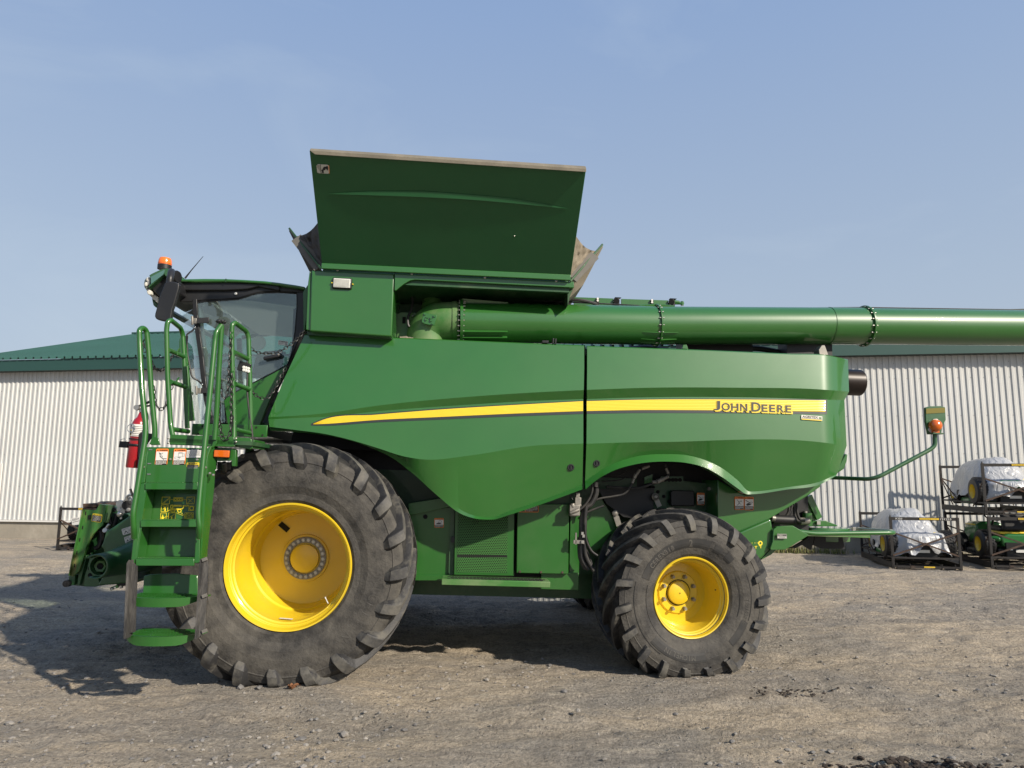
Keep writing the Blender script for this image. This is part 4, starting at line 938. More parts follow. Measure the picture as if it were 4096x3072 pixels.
def make_wheel(kind, loc, yaw, label, far=False):
    if kind == 'front': Rr, Rt, W_, rimw, dep = .490, .984, .74, .62, .55
    else: Rr, Rt, W_, rimw, dep = .333, .736, .68, .54, .28
    mb = MB(); y0 = 0.0                          # rim flange plane at local y = 0, tyre mid plane at y = rimw/2
    if kind == 'front':
        pr = [(.03,Rr+.004),(-.004,Rr+.006),(-.016,Rr),(-.014,Rr-.010),(.004,Rr-.016),(.030,Rr-.022),(.036,Rr-.028),(.050,Rr-.028),(.056,Rr-.036),(.085,Rr-.040),(.092,Rr-.052),(.26,Rr-.056),(.28,Rr-.062),(.48,Rr-.062),(.50,Rr-.066),(.515,Rr-.080),(.58,Rr-.090),(.625,Rr-.105),(.635,.28),(.630,.205),(.615,.200),(.615,.0)]
    else:
        pr = [(.03,Rr+.004),(-.004,Rr+.006),(-.015,Rr),(-.012,Rr-.009),(.006,Rr-.014),(.028,Rr-.018),(.036,Rr-.030),(.050,Rr-.032),(.058,Rr-.042),(.12,Rr-.046),(.24,Rr-.055),(.265,Rr-.066),(.29,Rr-.078),(.290,.22),(.285,.185),(.27,.175),(.27,0)]
    mb.lathe(pr, (0,0,0), 96, 0)
    wh = obj('wheel', mb, 'yellow', None if False else HV, smooth=30, label=label)
    wh.location = loc; wh.rotation_euler = (0,0,yaw)
    prof = profile(W_, Rt, Rr, rimw); prof = [(y+rimw/2+.004, r) for y, r in prof]
    mid = rimw/2+.004
    # tyre is built about its mid plane then moved
    pm = [(y-mid, r) for y, r in prof]
    if kind == 'front': ty = tyre(pm, W_, Rt, 20, .060, .047, .15, 1, 'tyre', wh)
    else: ty = tyre(pm, W_, Rt, 19, .060, .033, .11, 2, 'tyre', wh)
    for ch in [c for c in wh.children if c.name.split('.')[0] in ('tyre','tread')]: ch.location = (0, mid, 0)
    zg = .030 if kind == 'front' else -.006
    for ch in wh.children:                        # the tyre flattens where it stands
        q3 = ch.matrix_basis; Mw = MM @ Matrix.Translation(Vector(loc)) @ Matrix.Rotation(yaw, 4, 'Z') @ Matrix.Translation(ch.location); Mi = Mw.inverted()
        for v in ch.data.vertices:
            wv = Mw @ v.co
            if wv.z < zg: wv.z = zg+(wv.z-zg)*.06; v.co = Mi @ wv
    if far: return wh
    sf = pm
    if kind == 'front':
        mb = MB(); mb.lathe([(.612,.117),(.600,.121),(.585,.119),(.582,.112),(.574,.05),(.572,0)], (0,0,0), 40); mb.lathe([(.572,0),(.568,.006),(.568,0)], (0,0,0), 12); obj('hub_cap', mb, 'yellow', wh)
        mb = MB(); mb.lathe([(.617,.182),(.602,.180),(.602,.134),(.617,.132)], (0,0,0), 60); obj('bolt_ring', mb, 'steel_dull', wh)
        nuts(wh, 22, .157, .602, .0145, .018, 'steel')
        mb = MB(); a = rad(128); c = Vector((.33*math.cos(a), .628, .33*math.sin(a))); q = Matrix.Rotation(-rad(-38), 3, 'Y'); mb.box(c, (.095,.012,.045), q); obj('hand_hole', mb, 'void', wh, bevel=.0)
        mb = MB(); a = rad(-43); p0 = Vector((.425*math.cos(a), .10, .425*math.sin(a))); mb.cyl(p0, p0+Vector((-.02,-.0,.035)), .006, 8); mb.cyl(p0+Vector((-.02,0,.035)), p0+Vector((-.028,0,.05)), .008, 8); obj('valve', mb, 'steel', wh)
        dcx = [Vector((.44*math.cos(t), y, .44*math.sin(t))) for y in (.13,.16) for t in (rad(-102),rad(-88))]; mb = MB()
        r_ = Rr-.062; mb.add([Vector((r_*math.cos(rad(t)), y, r_*math.sin(rad(t)))) for t, y in ((-100,.14),(-86,.14),(-86,.18),(-100,.18))], [(0,1,2,3)]); obj('rim_sticker', mb, 'white', wh, smooth=0)
        mb = MB(); arc_text(mb, sf, 'CEREXBIB', .715, rad(84), .080, 0, .95, .0022, .0); arc_text(mb, sf, 'MICHELIN', .715, rad(-26), .075, 0, .95, .0022, .0); arc_text(mb, sf, '650/85R38', .76, rad(207), .05, 0, .9, .0022, 0)
        obj('sidewall_lettering', mb, 'rubber_faint', ty, smooth=0)
    else:
        mb = MB(); mb.lathe([(.27,.097),(.262,.100),(.245,.098),(.240,.092),(.234,.04),(.232,.0)], (0,0,0), 40); mb.lathe([(.268,.112),(.264,.108),(.268,.104)], (0,0,0), 40, 1); mb.lathe([(.232,0),(.228,.005),(.228,0)], (0,0,0), 10, 1); obj('hub_cap', mb, ['yellow','void'], wh)
        nuts(wh, 8, .147, .268, .0155, .036, 'steel_dull', ph=rad(22.5))
        mb = MB(); a = rad(8); p0 = Vector((.305*math.cos(a), .15, .305*math.sin(a))); mb.cyl(p0, p0+Vector((-.025,-.03,.004)), .006, 8); obj('valve', mb, 'black', wh)
        mb = MB(); arc_band(mb, sf, .420, .495, rad(92-20), rad(160), 0, .003); arc_band(mb, sf, .440, .515, rad(-78), rad(-138), 0, .003); arc_band(mb, sf, .455, .515, rad(-22), rad(-48), 0, .003)
        for a in (62, 47): arc_band(mb, sf, .425, .49, rad(a-4.5), rad(a+4.5), 0, .003, 8)
        for r_ in (.415, .527): arc_band(mb, sf, r_, r_+.005, rad(165), rad(236), 0, .004); 
        arc_band(mb, sf, .415, .420, rad(-20), rad(25), 0, .004); arc_band(mb, sf, .51, .515, rad(-20), rad(25), 0, .004)
        arc_text(mb, sf, 'CEREXBIB', .4575, rad(130), .042, 1, .80, .0055, .02); arc_text(mb, sf, '2', .4575, rad(94), .058, 1, .9, .0055, .02)
        arc_text(mb, sf, '750/65R26', .482, rad(-12), .030, 1, .8, .0055, 0); arc_text(mb, sf, 'MICHELIN', .478, rad(-106), .044, 1, .8, .0055, 0)
        obj('sidewall_lettering', mb, ['rubber_mark','rubber_letter'], ty, smooth=0)
    return wh
fc = P('C', 683, 855, -.03); rc = P('G', 936, 1062, .20)
W1 = make_wheel('front', fc, 0, 'tall front drive wheel with deep yellow rim beside the ladder')
W2 = make_wheel('rear', rc, rad(6), 'smaller rear wheel with wide tread steered slightly outward')
W3 = make_wheel('rear', (rc.x+.05, 3.05, rc.z), rad(6), 'rear wheel on the far side, in deep shade', True)
W4 = make_wheel('front', (fc.x, 2.9, fc.z), 0, 'front wheel on the far side', True)
print('front centre z', (MM@fc).z, 'rear', (MM@rc).z, 'scale', (P('C',1065,855,-.03)-P('C',299,855,-.03)).length/2, (P('G',936,792,.2)-P('G',936,1332,.2)).length/2)
mb = MB(); mb.cyl((fc.x,.72,fc.z), (fc.x,2.9,fc.z), .17, 20); mb.bb((fc.x-.25,.9,fc.z-.25),(fc.x+.25,2.6,fc.z+.3)); obj('front_axle', mb, 'green_dark', HV)
mb = MB(); mb.cyl((rc.x,.55,rc.z), (rc.x,2.9,rc.z), .10, 20); mb.bb((rc.x-.12,.6,rc.z-.02),(rc.x+.12,2.8,rc.z+.2)); obj('rear_axle', mb, 'green_dark', HV)

# ---------------------------------------------------------------- lower chassis between the wheels
def FP(x, y, yl): return P('F', x, y, yl)
plate('lower_panel', 'F', [(255,520),(620,455),(640,470),(600,1008),(250,1005)], .60, .9, 'green_part', bevel=.003)
plate('upper_rib', 'F', [(270,430),(545,385),(620,452),(315,520),(270,520)], .56, .05, 'green_part', bevel=.003)
plate('base_beam', 'F', [(250,1006),(600,1008),(640,1010),(640,1050),(250,1050)], .57, .06, 'green_part', bevel=.003)
mb = MB(); mb.cyl(FP(405,537,.598), FP(405,537,.59), .020, 14); obj('plug_hole', mb, 'void', HV)
plate('cabinet_edge', 'F', [(612,455),(640,480),(632,1006),(600,1004),(592,980)], .57, .5, 'green_dark', bevel=0)
fr = plate('mesh_door', 'F', [(645,470),(1122,470),(1118,1012),(636,1004)], .53, .03, 'green_part', bevel=.003)
mb = MB(); mb.prism(poly('F', [(672,470),(1072,470),(1064,846),(661,842)], .525), IN*.003); mb.prism(poly('F', [(659,862),(1063,866),(1060,988),(656,984)], .525), IN*.003); obj('mesh_screen', mb, 'perforated', fr, smooth=0)
# black sheet standing in for the dark behind the mesh
mb = MB(); mb.prism(poly('F', [(672,470),(1072,470),(1060,988),(656,984)], .5285), IN*.0008); obj('mesh_backing', mb, 'void', fr, smooth=0)
mb = MB(); mb.tube([P('F',820+24*math.cos(a),574+24*math.sin(a),.51) for a in [2*math.pi*k/16 for k in range(17)]], .004, 6); obj('pull_ring', mb, 'green_part', fr)
mb = MB(); mb.box(FP(627,720,.54), (.03,.02,.05)); obj('door_latch', mb, 'black', fr)
bx = plate('toolbox', 'F', [(1146,432),(1562,436),(1556,998),(1138,990)], .50, .5, 'green_part', bevel=.006, seg=3)
mb = MB()
for x, y in ((1165,978),(1335,982),(1507,984)): mb.lathe([(-.008,0),(-.008,.010),(0,.011)], FP(x,y,.50), 8)
obj('toolbox_bolt', mb, 'rust', bx)
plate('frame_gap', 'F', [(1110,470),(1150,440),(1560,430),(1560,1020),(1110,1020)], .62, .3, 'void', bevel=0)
plate('frame_top', 'F', [(1340,400),(1562,360),(1562,436),(1340,436)], .58, .05, 'green_dark', bevel=0)
mb = MB(); a0, a1, a2, a3 = FP(537,1038,.30), FP(1410,1063,.30), FP(1385,1025,.50), FP(540,1012,.50)
zt = a0.z
tp = [Vector((a0.x,.30,zt)), Vector((a1.x,.30,zt-.002)), Vector((a1.x,.53,zt-.002)), Vector((a0.x,.53,zt))]
mb.prism(tp, (0,0,-.012)); mb.prism([Vector((a0.x,.298,zt)), Vector((a1.x,.298,zt)), Vector((a1.x,.298,zt-.048)), Vector((a0.x,.298,zt-.048))], (0,.012,0)); stp = obj('side_step', mb, 'green_dusty', HV, bevel=.004)
mb = MB()
for k in range(26):
    for r_ in range(3):
        mb.box((a0.x+.06+k*(a1.x-a0.x-.1)/26+(.025 if r_ == 1 else 0), .35+r_*.055, zt+.001), (.028,.018,.004))
obj('tread_slot', mb, 'void', stp, smooth=0)
mb = MB(); mb.bb((a1.x-.05,.55,zt-.10),(FP(1640,1040,.55).x,.75,zt+.05)); mb.bb((FP(1560,900,.6).x,.58,zt-.05),(FP(1640,900,.6).x,.68,1.4)); obj('frame_member', mb, 'green_part', HV, bevel=.004)
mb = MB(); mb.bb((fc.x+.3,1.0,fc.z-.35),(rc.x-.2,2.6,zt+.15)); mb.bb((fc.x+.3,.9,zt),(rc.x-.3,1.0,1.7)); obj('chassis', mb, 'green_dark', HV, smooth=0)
mb = MB(); mb.bb((fc.x-.2,.93,1.2),(rc.x+1.4,.96,2.2)); obj('inner_wall', mb, 'black', HV, smooth=0)  # wheel-well wall coloured black to put in the inside shade
# hoses and valve block by the rear wheel arch
mb = MB()
for pts, r, yl in (([(1745,265),(1745,340),(1700,430),(1640,485)],.011,.40), ([(1775,265),(1778,350),(1740,430),(1690,470),(1665,560),(1660,760),(1668,880),(1720,960)],.024,.45),
    ([(1700,450),(1690,560),(1688,760),(1700,860),(1760,975)],.017,.42), ([(1690,600),(1700,720),(1740,810),(1790,850)],.010,.40), ([(1640,700),(1645,860),(1690,960)],.014,.46),
    ([(1570,360),(1590,400)],.005,.4), ([(1690,780),(1725,860),(1745,920)],.008,.44)):
    mb.tube(smooth_path([FP(x,y,yl) for x, y in pts]), r, 10)
for pts, r, yl in (([(1395,30),(1440,120),(1430,190),(1330,250),(1220,290),(1000,350),(600,330)],.012,.55), ([(1130,55),(1060,90),(1010,160),(950,280),(850,420),(700,460),(480,500),(330,600),(290,720)],.010,.5),
    ([(570,200),(760,180),(880,110)],.006,.6), ([(540,258),(760,240),(860,200)],.006,.58), ([(560,590),(420,640),(330,680)],.010,.52)):
    mb.tube(smooth_path([P('Q',x,y,yl) for x, y in pts]), r, 8)
obj('hydraulic_hose', mb, 'hose', HV)
mb = MB()
for (x0,y0),(x1,y1),r,yl in (((1410,80),(1440,150),.014,.53),((1440,190),(1370,225),.016,.53),((1370,225),(1290,262),.022,.53),((1290,262),(1220,268),.018,.54),((1180,45),(1080,85),.016,.5),((1050,95),(1010,160),.014,.5),((1000,160),(975,215),.017,.5),((970,220),(950,280),.014,.5),((455,270),(450,330),.022,.42)):
    mb.cyl(P('Q',x0,y0,yl), P('Q',x1,y1,yl), r, 10)
obj('hose_fitting', mb, 'steel_dull', HV)
mb = MB()
for x, y, w_, h_, d_ in ((205,455,.035,.060,.035),(207,525,.055,.065,.05),(208,582,.055,.020,.05),(160,650,.09,.09,.07),(150,690,.07,.05,.06)): mb.box(P('Q',x,y,.42), (w_,d_,h_))
mb.cyl(P('Q',100,690,.38), P('Q',225,640,.38), .016, 10); mb.cyl(P('Q',130,560,.40), P('Q',145,610,.40), .022, 10)
obj('valve_block', mb, 'steel_dull', HV, bevel=.004)
mb = MB(); mb.box(P('Q',225,1080,.42),(.10,.03,.03)); mb.box(P('Q',180,1035,.42),(.012,.03,.10)); 
for x, y in ((270,965),(285,1000),(270,1080)): mb.box(P('Q',x,y,.40),(.02,.02,.025),None,1)
obj('hose_clamp', mb, ['steel_dull','steel'], HV)
plate('inner_guard', 'Q', [(310,700),(420,560),(520,470),(620,640),(700,760),(760,900),(640,980),(520,1170),(400,1215),(320,960)], .78, .02, 'green_part', bevel=0)
plate('rubber_curtain', 'Q', [(480,360),(1250,350),(1230,700),(960,760),(830,740),(600,560)], .72, .02, 'black', bevel=0)
plate('well_panel', 'Q', [(1210,270),(1650,250),(2300,330),(2300,900),(1210,700)], .80, .02, 'green_dark', bevel=0)
plate('well_bracket', 'Q', [(1115,200),(1225,160),(1222,265),(1118,290)], .70, .02, 'green_part', bevel=0)
plate('well_plate', 'Q', [(1340,190),(1645,190),(1640,280),(1340,270)], .72, .03, 'green_dark', bevel=0)
mb = MB()
for x in (1400,1452,1502,1548,1600): mb.cyl(P('Q',x,238,.715), P('Q',x,238,.71), .018, 10)
for x, y in ((1300,400),(1380,462),(1450,525),(1235,335)): mb.cyl(P('Q',x,y,.795), P('Q',x,y,.79), .016, 10)
obj('well_hole', mb, 'void', HV)
plate('access_cover', 'Q', [(1475,400),(1500,378),(1790,385),(1800,590),(1480,590)], .72, .05, 'black', bevel=.006)
mb = MB(); mb.beam(P('Q',1262,470,.70), P('Q',1320,600,.70), .045, .01, up=(0,1,0)); mb.lathe([(-.03,0),(-.03,.012),(-.01,.035),(0,.035)], P('Q',1262,465,.68), 14); mb.beam(P('Q',715,690,.74), P('Q',770,860,.74), .05, .01, up=(0,1,0)); mb.lathe([(-.02,0),(-.02,.010),(-.01,.028),(0,.028)], P('Q',715,688,.73), 14)
mb.lathe([(-.02,0),(-.02,.016),(0,.018)], P('Q',1990,357,.70), 12); obj('linkage', mb, 'steel_dull', HV)
# warning stickers
def hazard(tl, tr, bl, parent, kind, head='WARNING', col=2, lines=4, th=.004, wlab=None):
    dc = Decal(tl, tr, bl, (0,-1,0)); rd_ = min(dc.ux.length, dc.uy.length)*.07; dc.slab(rd_, col)
    ex = .04; ey = ex*dc.ux.length/dc.uy.length
    dc.rect(ex, .17, 1-ex, .70, 0, 1); dc.rect(ex, .70, 1-ex, 1-ey, 1, 1); dc.fine(.08,.73,.92,1-ey*1.6,lines,3,2,int(tl.x*1000)%97+2)
    dc.text(head, .26, .045, .94, .14, 1, 1, .04); dc.poly([(.08,.14),(.15,.04),(.22,.14)],1,1)
    u = dc.ux.length*.045
    if kind == 'fall': dc.circ(.40,.29,u*.9,1,2); dc.lines([(.26,.22),(.37,.36),(.37,.46),(.60,.59)],u,1,2); dc.lines([(.40,.36),(.60,.25)],u*.7,1,2); dc.lines([(.40,.45),(.52,.42),(.60,.52)],u*.7,1,2); dc.line(.58,.60,.93,.60,u*1.1,1,2); dc.line(.68,.6,.68,.68,u*.7,1,2)
    elif kind == 'pipe':
        for a, b, c_, d_ in ((.40,.26,.75,.48),(.75,.30,.92,.44)): dc.lines([(a,b),(c_,b),(c_,d_),(a,d_),(a,b)],u*.35,1,2)
        dc.line(.40,.24,.72,.24,u*.7,1,2); dc.line(.42,.51,.60,.51,u*.7,1,2); dc.lines([(.12,.50),(.30,.48),(.52,.56),(.50,.64),(.14,.60),(.12,.50)],u*.35,1,2)
    elif kind == 'hand': dc.poly([(.12,.62),(.35,.45),(.62,.50),(.80,.52),(.62,.60),(.35,.67)],1,2); dc.line(.12,.26,.62,.46,u*1.5,1,2); dc.lines([(.66,.45),(.72,.32)],u*.8,1,2); dc.lines([(.74,.46),(.90,.38)],u*.8,1,2)
    elif kind == 'man': dc.circ(.30,.25,u*.9,1,2); dc.lines([(.32,.30),(.48,.42),(.45,.52),(.25,.66)],u*1.2,1,2); dc.lines([(.48,.42),(.70,.30),(.75,.4)],u*.9,1,2); dc.lines([(.46,.52),(.72,.58)],u*.9,1,2)
    elif kind == 'belt': dc.ring(.62,.36,u*3,u*.6,1,2); dc.poly([(.15,.62),(.30,.5),(.6,.52),(.8,.6),(.5,.64)],1,2); dc.lines([(.4,.42),(.55,.55)],u,1,2)
    return obj('warning_label', dc.mb, ['white','ink','orange','print_text'], parent, smooth=0)
def hz_c(c, tl, tr, bl, yl, *a, **k): return hazard(P(c,*tl,yl), P(c,*tr,yl), P(c,*bl,yl), *a, **k)
hz_c('F',(478,548),(553,548),(478,625),.597,HV,'belt')
hz_c('G',(1225,393),(1286,393),(1226,480),.493,HV,'man'); hz_c('G',(1290,394),(1351,395),(1291,482),.493,HV,'hand'); hz_c('G',(975,367),(1025,368),(976,447),.70,HV,'hand')
dc = Decal(P('F',1158,446,.497), P('F',1315,447,.497), P('F',1158,500,.497), (0,-1,0)); dc.slab(.004,2); dc.rect(.02,.05,.33,.92,0,1); dc.poly([(.05,.9),(.15,.4),(.32,.8),(.32,.9)],1,2); dc.rect(.35,.05,.98,.92,1,1); dc.fine(.38,.1,.95,.88,5,3,2,4)
obj('warning_label', dc.mb, ['offwhite','ink','orange','print_text'], bx, smooth=0)
# ---------------------------------------------------------------- ladder and platform at the cab door
def yB(y): return -.45-.16*(y-290)/1110
def BP(x, y, off=0): return P('B', x, y, yB(y)+off)
LD = MB()
for pts in ([(540,505),(572,500),(575,560),(545,770),(515,985),(485,985),(508,770),(530,600)], [(560,300),(580,282),(600,290),(588,330),(572,500),(540,505)],
            [(920,510),(905,770),(903,985),(868,985),(880,770),(893,520)], [(952,285),(975,275),(955,330),(922,510),(893,515),(925,330)]):
    LD.prism([BP(x,y) for x, y in pts], IN*.16)
LD.prism([BP(590,283), BP(950,290), BP(893,502), BP(573,500)], IN*.02)
ladder = obj('ladder', LD, 'green_part', HV, bevel=.006, seg=3)
mb = MB(); mb.prism([P('B',950,330,yB(330)), P('B',995,345,yB(340)+.10), P('B',985,525,yB(520)+.16), P('B',940,945,yB(945)+.17), P('B',903,985,yB(985)), P('B',920,510,yB(510))], (.004,.01,0))
mb.prism([P('B',950,290,-.44), P('B',985,280,-.40), P('B',1005,345,-.36), P('B',996,420,-.34), P('B',975,415,-.42), P('B',950,500,-.46)], IN*.03); obj('side_plate', mb, 'green_part', ladder, bevel=.004)
mb = MB(); mb.prism([BP(575,540,.17), BP(890,540,.17), BP(888,735,.17), BP(548,735,.17)], IN*.01); mb.prism([BP(548,765,.17), BP(885,765,.17), BP(870,962,.17), BP(518,962,.17)], IN*.01)
mb.prism([BP(574,540,.0), BP(574,540,.17), BP(545,735,.17), BP(545,735,.0)], (.01,0,0)); mb.prism([BP(546,765,.0), BP(546,765,.17), BP(515,962,.17), BP(515,962,.0)], (.01,0,0)); riser = obj('riser', mb, 'green_part', ladder, smooth=0)
mb = MB(); mb.prism([BP(565,1062,.20), BP(600,1052,.20), BP(760,1046,.20), BP(890,1058,.20), BP(890,1195,.20), BP(500,1195,.20), BP(520,1172,.20), BP(560,1160,.20)], IN*.01); obj('back_plate', mb, 'green_part', ladder, bevel=.004)
for x0, x1, y0, y1, dp in ((573,892,500,540,.16),(545,887,725,766,.16),(516,869,957,1000,.17)):
    mb = MB(); a, b, c_, d_ = BP(x0,y0,-.01), BP(x1,y0,-.01), BP(x1,y1,-.01), BP(x0,y1,-.01); mb.prism([a,b,c_,d_], IN*.012); mb.prism([a,b,b+IN*dp,a+IN*dp], (0,0,-.008))
    n = 34                                       # serrated tread edge
    for k in range(n): p = a.lerp(b, (k+.5)/n); mb.box(p+Vector((0,.03,.003)), ((b-a).length/n*.55,.05,.008))
    obj('step', mb, 'green_part', ladder, bevel=.003)
def low_step(y0, y1, x0, x1, nm):
    yl = yB(y0)-.03; a, b = P('B',x0,y0,yl+.06), P('B',x1,y0,yl+.06); h = abs(P('B',x0,y0,yl).z-P('B',x0,y1,yl).z); n = 14; mb = MB(); fr_ = []
    for k in range(n+1):
        t = k/n; fr_.append(a.lerp(b, t)+Vector((0,-.075*math.sin(math.pi*t)**.7,0)))
    lo = [p+Vector((0,.0,-h*(.55+.45*min(1, 6*min(k, n-k)/n)))) for k, p in enumerate(fr_)]
    mb.grid([fr_, lo]); mb.grid([[p+Vector((0,.006,0)) for p in fr_], [p+Vector((0,.006,0)) for p in lo]]); mb.grid([fr_, [p+Vector((0,.03,.0)) for p in fr_]])
    bk = P('B',x0,y0,yl+.24).y
    for i in range(4):                           # grip bars and cross straps
        yy = a.y+.035+(bk-a.y-.03)*i/3; mb.bb((a.x+.015,yy-.008,a.z-.012),(b.x-.015,yy+.008,a.z))
        m_ = 40
        for k in range(m_): mb.box((a.x+.02+(b.x-a.x-.04)*(k+.5)/m_, yy, a.z+.003), ((b.x-a.x)/m_*.5,.014,.007))
    mb.bb((a.x+.01,a.y+.02,a.z-.022),(b.x-.01,bk-.01,a.z-.018),1)  # dark sheet under the bars paints shade into the step gaps
    for t in (0,.35,.67,1): p = a.lerp(b,t); mb.beam((p.x-.01,a.y+.0,a.z-.006),(p.x+.02,bk,a.z-.006),.028,.010,up=(0,0,1))
    mb.bb((a.x,bk-.01,a.z-.03),(b.x,bk,a.z)); return obj(nm, mb, ['green_part','void'], ladder, smooth=20, label='curved grip step of the lower ladder')
low_step(1186,1240,475,888,'step'); low_step(1415,1472,465,868,'step')
mb = MB()
for pts, o in (([(462,985),(475,965),(500,985),(522,1000),(520,1100),(508,1400),(480,1405),(455,1445),(443,1440),(448,1300)],-.02), ([(902,965),(915,955),(950,945),(955,1000),(948,1180),(930,1395),(885,1445),(872,1440),(878,1350),(895,1100)],-.06)):
    mb.prism([P('B',x,y,yB(y)+o) for x, y in pts], IN*.02)
for pts in ([(902,965),(912,965),(885,1445),(872,1440)], [(462,985),(478,968),(458,1440),(443,1440)]): mb.prism([P('B',x,y,yB(y)-.07) for x, y in pts], IN*.10)
obj('rubber_strap', mb, 'strap', ladder, smooth=0)
mb = MB()
for y in (963,1182,1395): a, b = P('B',918,y+4,yB(y)-.07), P('B',948,y-8,yB(y)-.07); mb.beam(a, b, .022, .010, up=(0,1,0))
obj('strap_clip', mb, 'steel_dull', ladder)
mb = MB()
for x, y in ((564,405),(938,408),(727,358),(888,360),(965,442),(985,452),(513,797),(508,835),(900,797),(896,835)): mb.lathe([(-.012,0),(-.010,.007),(0,.0105)], BP(x,y,-.003 if 740 > y > 300 else -.03), 10)
for x, y in ((605,300),(598,384),(595,448)): mb.cyl(BP(x-8,y,.0), BP(x+12,y,.0), .005, 8)
obj('ladder_bolt', mb, 'steel', ladder)
def rail(name, segs, r=.0195, rd=.05, label=None):
    mb = MB()
    for s in segs: mb.tube(rounded(s, rd, 6), r, 14)
    return obj(name, mb, 'green_part', HV, label=label)
B_ = lambda x, y, yl: P('B', x, y, yl); A_ = lambda x, y, yl: P('A', x, y, yl)
rail('handrail', [[B_(506,830,-.60),B_(506,780,-.64),B_(500,690,-.66),B_(532,500,-.63),B_(574,230,-.58),B_(577,150,-.57),B_(556,-40,-.55),A_(385,1100,-.52),A_(374,850,-.50),A_(372,760,-.50),A_(405,735,-.46),A_(440,765,-.42),A_(455,900,-.41),A_(490,1400,-.40),B_(625,100,-.40),B_(633,180,-.40),B_(628,272,-.40)]], label='left ladder handrail looping up past the fire extinguisher')
rail('handrail', [[B_(900,830,-.62),B_(903,775,-.66),B_(893,690,-.66),B_(908,520,-.63),B_(940,200,-.58),A_(1090,850,-.50),A_(1100,780,-.50),A_(1150,712,-.46)], [A_(1152,715,-.46),A_(1128,1100,-.44),A_(1098,1650,-.42),B_(992,240,-.42)]], label='right ladder handrail with the black knob on top')
mb = MB()
for k in range(7): a = 2*math.pi*k/7; mb.sphere(A_(1148,680,-.46)+Vector((.028*math.cos(a),.028*math.sin(a),0)), (.013,.013,.012), 8, 6)
c0 = A_(1148,680,-.46); mb.cyl(c0-Vector((0,0,.012)), c0+Vector((0,0,.012)), .030, 14); mb.cyl(c0-Vector((0,0,.035)), c0, .014, 10); obj('knob', mb, 'plastic', HV)
rail('platform_rail', [[B_(740,215,-.38),A_(668,1650,-.36),A_(640,1200,-.36),A_(630,760,-.36),A_(640,685,-.36),A_(672,664,-.34),A_(765,740,-.12),A_(785,800,-.08),A_(805,1200,-.08),A_(828,1690,-.08)],
   [A_(650,948,-.36),A_(797,1012,-.08)], [A_(668,1250,-.36),A_(812,1298,-.08)], [B_(735,176,-.37),B_(833,190,-.08)]], .0185, .06, label='left platform rail with two crossbars')
rail('platform_rail', [[A_(768,1000,.25),A_(768,850,.25),A_(785,820,.3),A_(800,900,.4),A_(880,1620,.45)], [A_(822,1100,.05),A_(868,1620,.06)], [A_(815,1090,.05),A_(835,1110,.40)], [A_(838,1345,.05),A_(868,1360,.42)]], .016, .04, label='thin rail deeper on the platform before the windscreen')
rail('platform_rail', [[B_(1108,280,-.38),A_(1270,1650,-.36),A_(1255,1200,-.36),A_(1248,760,-.36),A_(1252,710,-.36),A_(1278,688,-.34),A_(1388,772,-.10),A_(1408,830,-.08),A_(1423,1300,-.08),A_(1428,1700,-.08)],
   [A_(1275,970,-.36),A_(1405,1035,-.08)], [A_(1278,1268,-.36),A_(1418,1322,-.08)], [B_(1118,178,-.37),B_(1210,200,-.08)]], .0185, .06, label='right platform rail carrying the small work light')
# hooks and chains
def chain(pts, yl, label=None):
    mb = MB(); mb.chain(smooth_path([P(c, x, y, yl if not callable(yl) else yl(x)) for c, x, y in pts], 8)); return obj('chain', mb, 'chain', HV, smooth=0, label=label)
chain([('A',410,870),('A',425,960),('A',430,960)], -.45); chain([('A',488,1050),('A',510,1110),('A',570,1140),('A',620,1110),('A',690,1000),('A',740,960)], lambda x: -.40+.5*(x-488)/250)
chain([('A',510,1290),('A',520,1420),('A',560,1505),('A',610,1490),('A',635,1430)], -.38, 'sagging chain between the left handrail and the platform rail')
chain([('A',690,1240),('A',675,1320)], -.3)
chain([('A',1240,780),('A',1238,900),('A',1225,1100),('A',1215,1300),('A',1190,1400),('A',1155,1370),('A',1140,1200)], -.39)
chain([('A',1252,1170),('A',1248,1300),('A',1245,1640),('B',1098,100),('B',1090,180),('B',1070,238),('B',1040,225),('B',1025,150),('A',1130,1650),('A',1132,1430)], -.40)
chain([('A',1425,930),('A',1480,965),('A',1560,980),('A',1680,970),('A',1780,915),('A',1860,850),('A',1935,765)], lambda x: -.08+.25*(x-1425)/510, 'upper chain sagging from the platform rail to the grain tank')
chain([('A',1435,1300),('A',1460,1360),('A',1530,1405),('A',1600,1390),('A',1680,1270),('A',1760,1120)], lambda x: -.08+.25*(x-1425)/510, 'lower chain from the platform rail to the side panel')
mb = MB()
for x, y in ((1245,800),(1252,1170),(412,865),(740,955),(735,1230)): mb.tube([A_(x,y-8,-.37), A_(x+12,y-20,-.40), A_(x-8,y+10,-.40), A_(x-4,y+40,-.40)], .006, 6)
obj('chain_hook', mb, 'green_part', HV)
mb = MB(); mb.tube(smooth_path([A_(1400,1150,-.10),A_(1395,1300,-.10),A_(1405,1450,-.10),A_(1430,1640,-.09),B_(1215,160,-.09),B_(1222,230,-.10),B_(1218,290,-.10)]), .008, 8); obj('light_cable', mb, 'hose', HV)
wk = MB(); wk.box(A_(1368,1110,-.12), (.085,.05,.075), Matrix.Rotation(.25,3,'Y')); wk.cyl(A_(1392,1080,-.1), A_(1405,1040,-.09), .008, 8, 0); wk = obj('work_light', wk, 'plastic', HV, bevel=.012, seg=3)
mb = MB()
for i in range(2):
    for j in range(3): mb.sphere(A_(1362+j*22,1112+i*26+j*6,-.155), (.013,.006,.013), 8, 6)
obj('light_lens', mb, 'lens', wk)
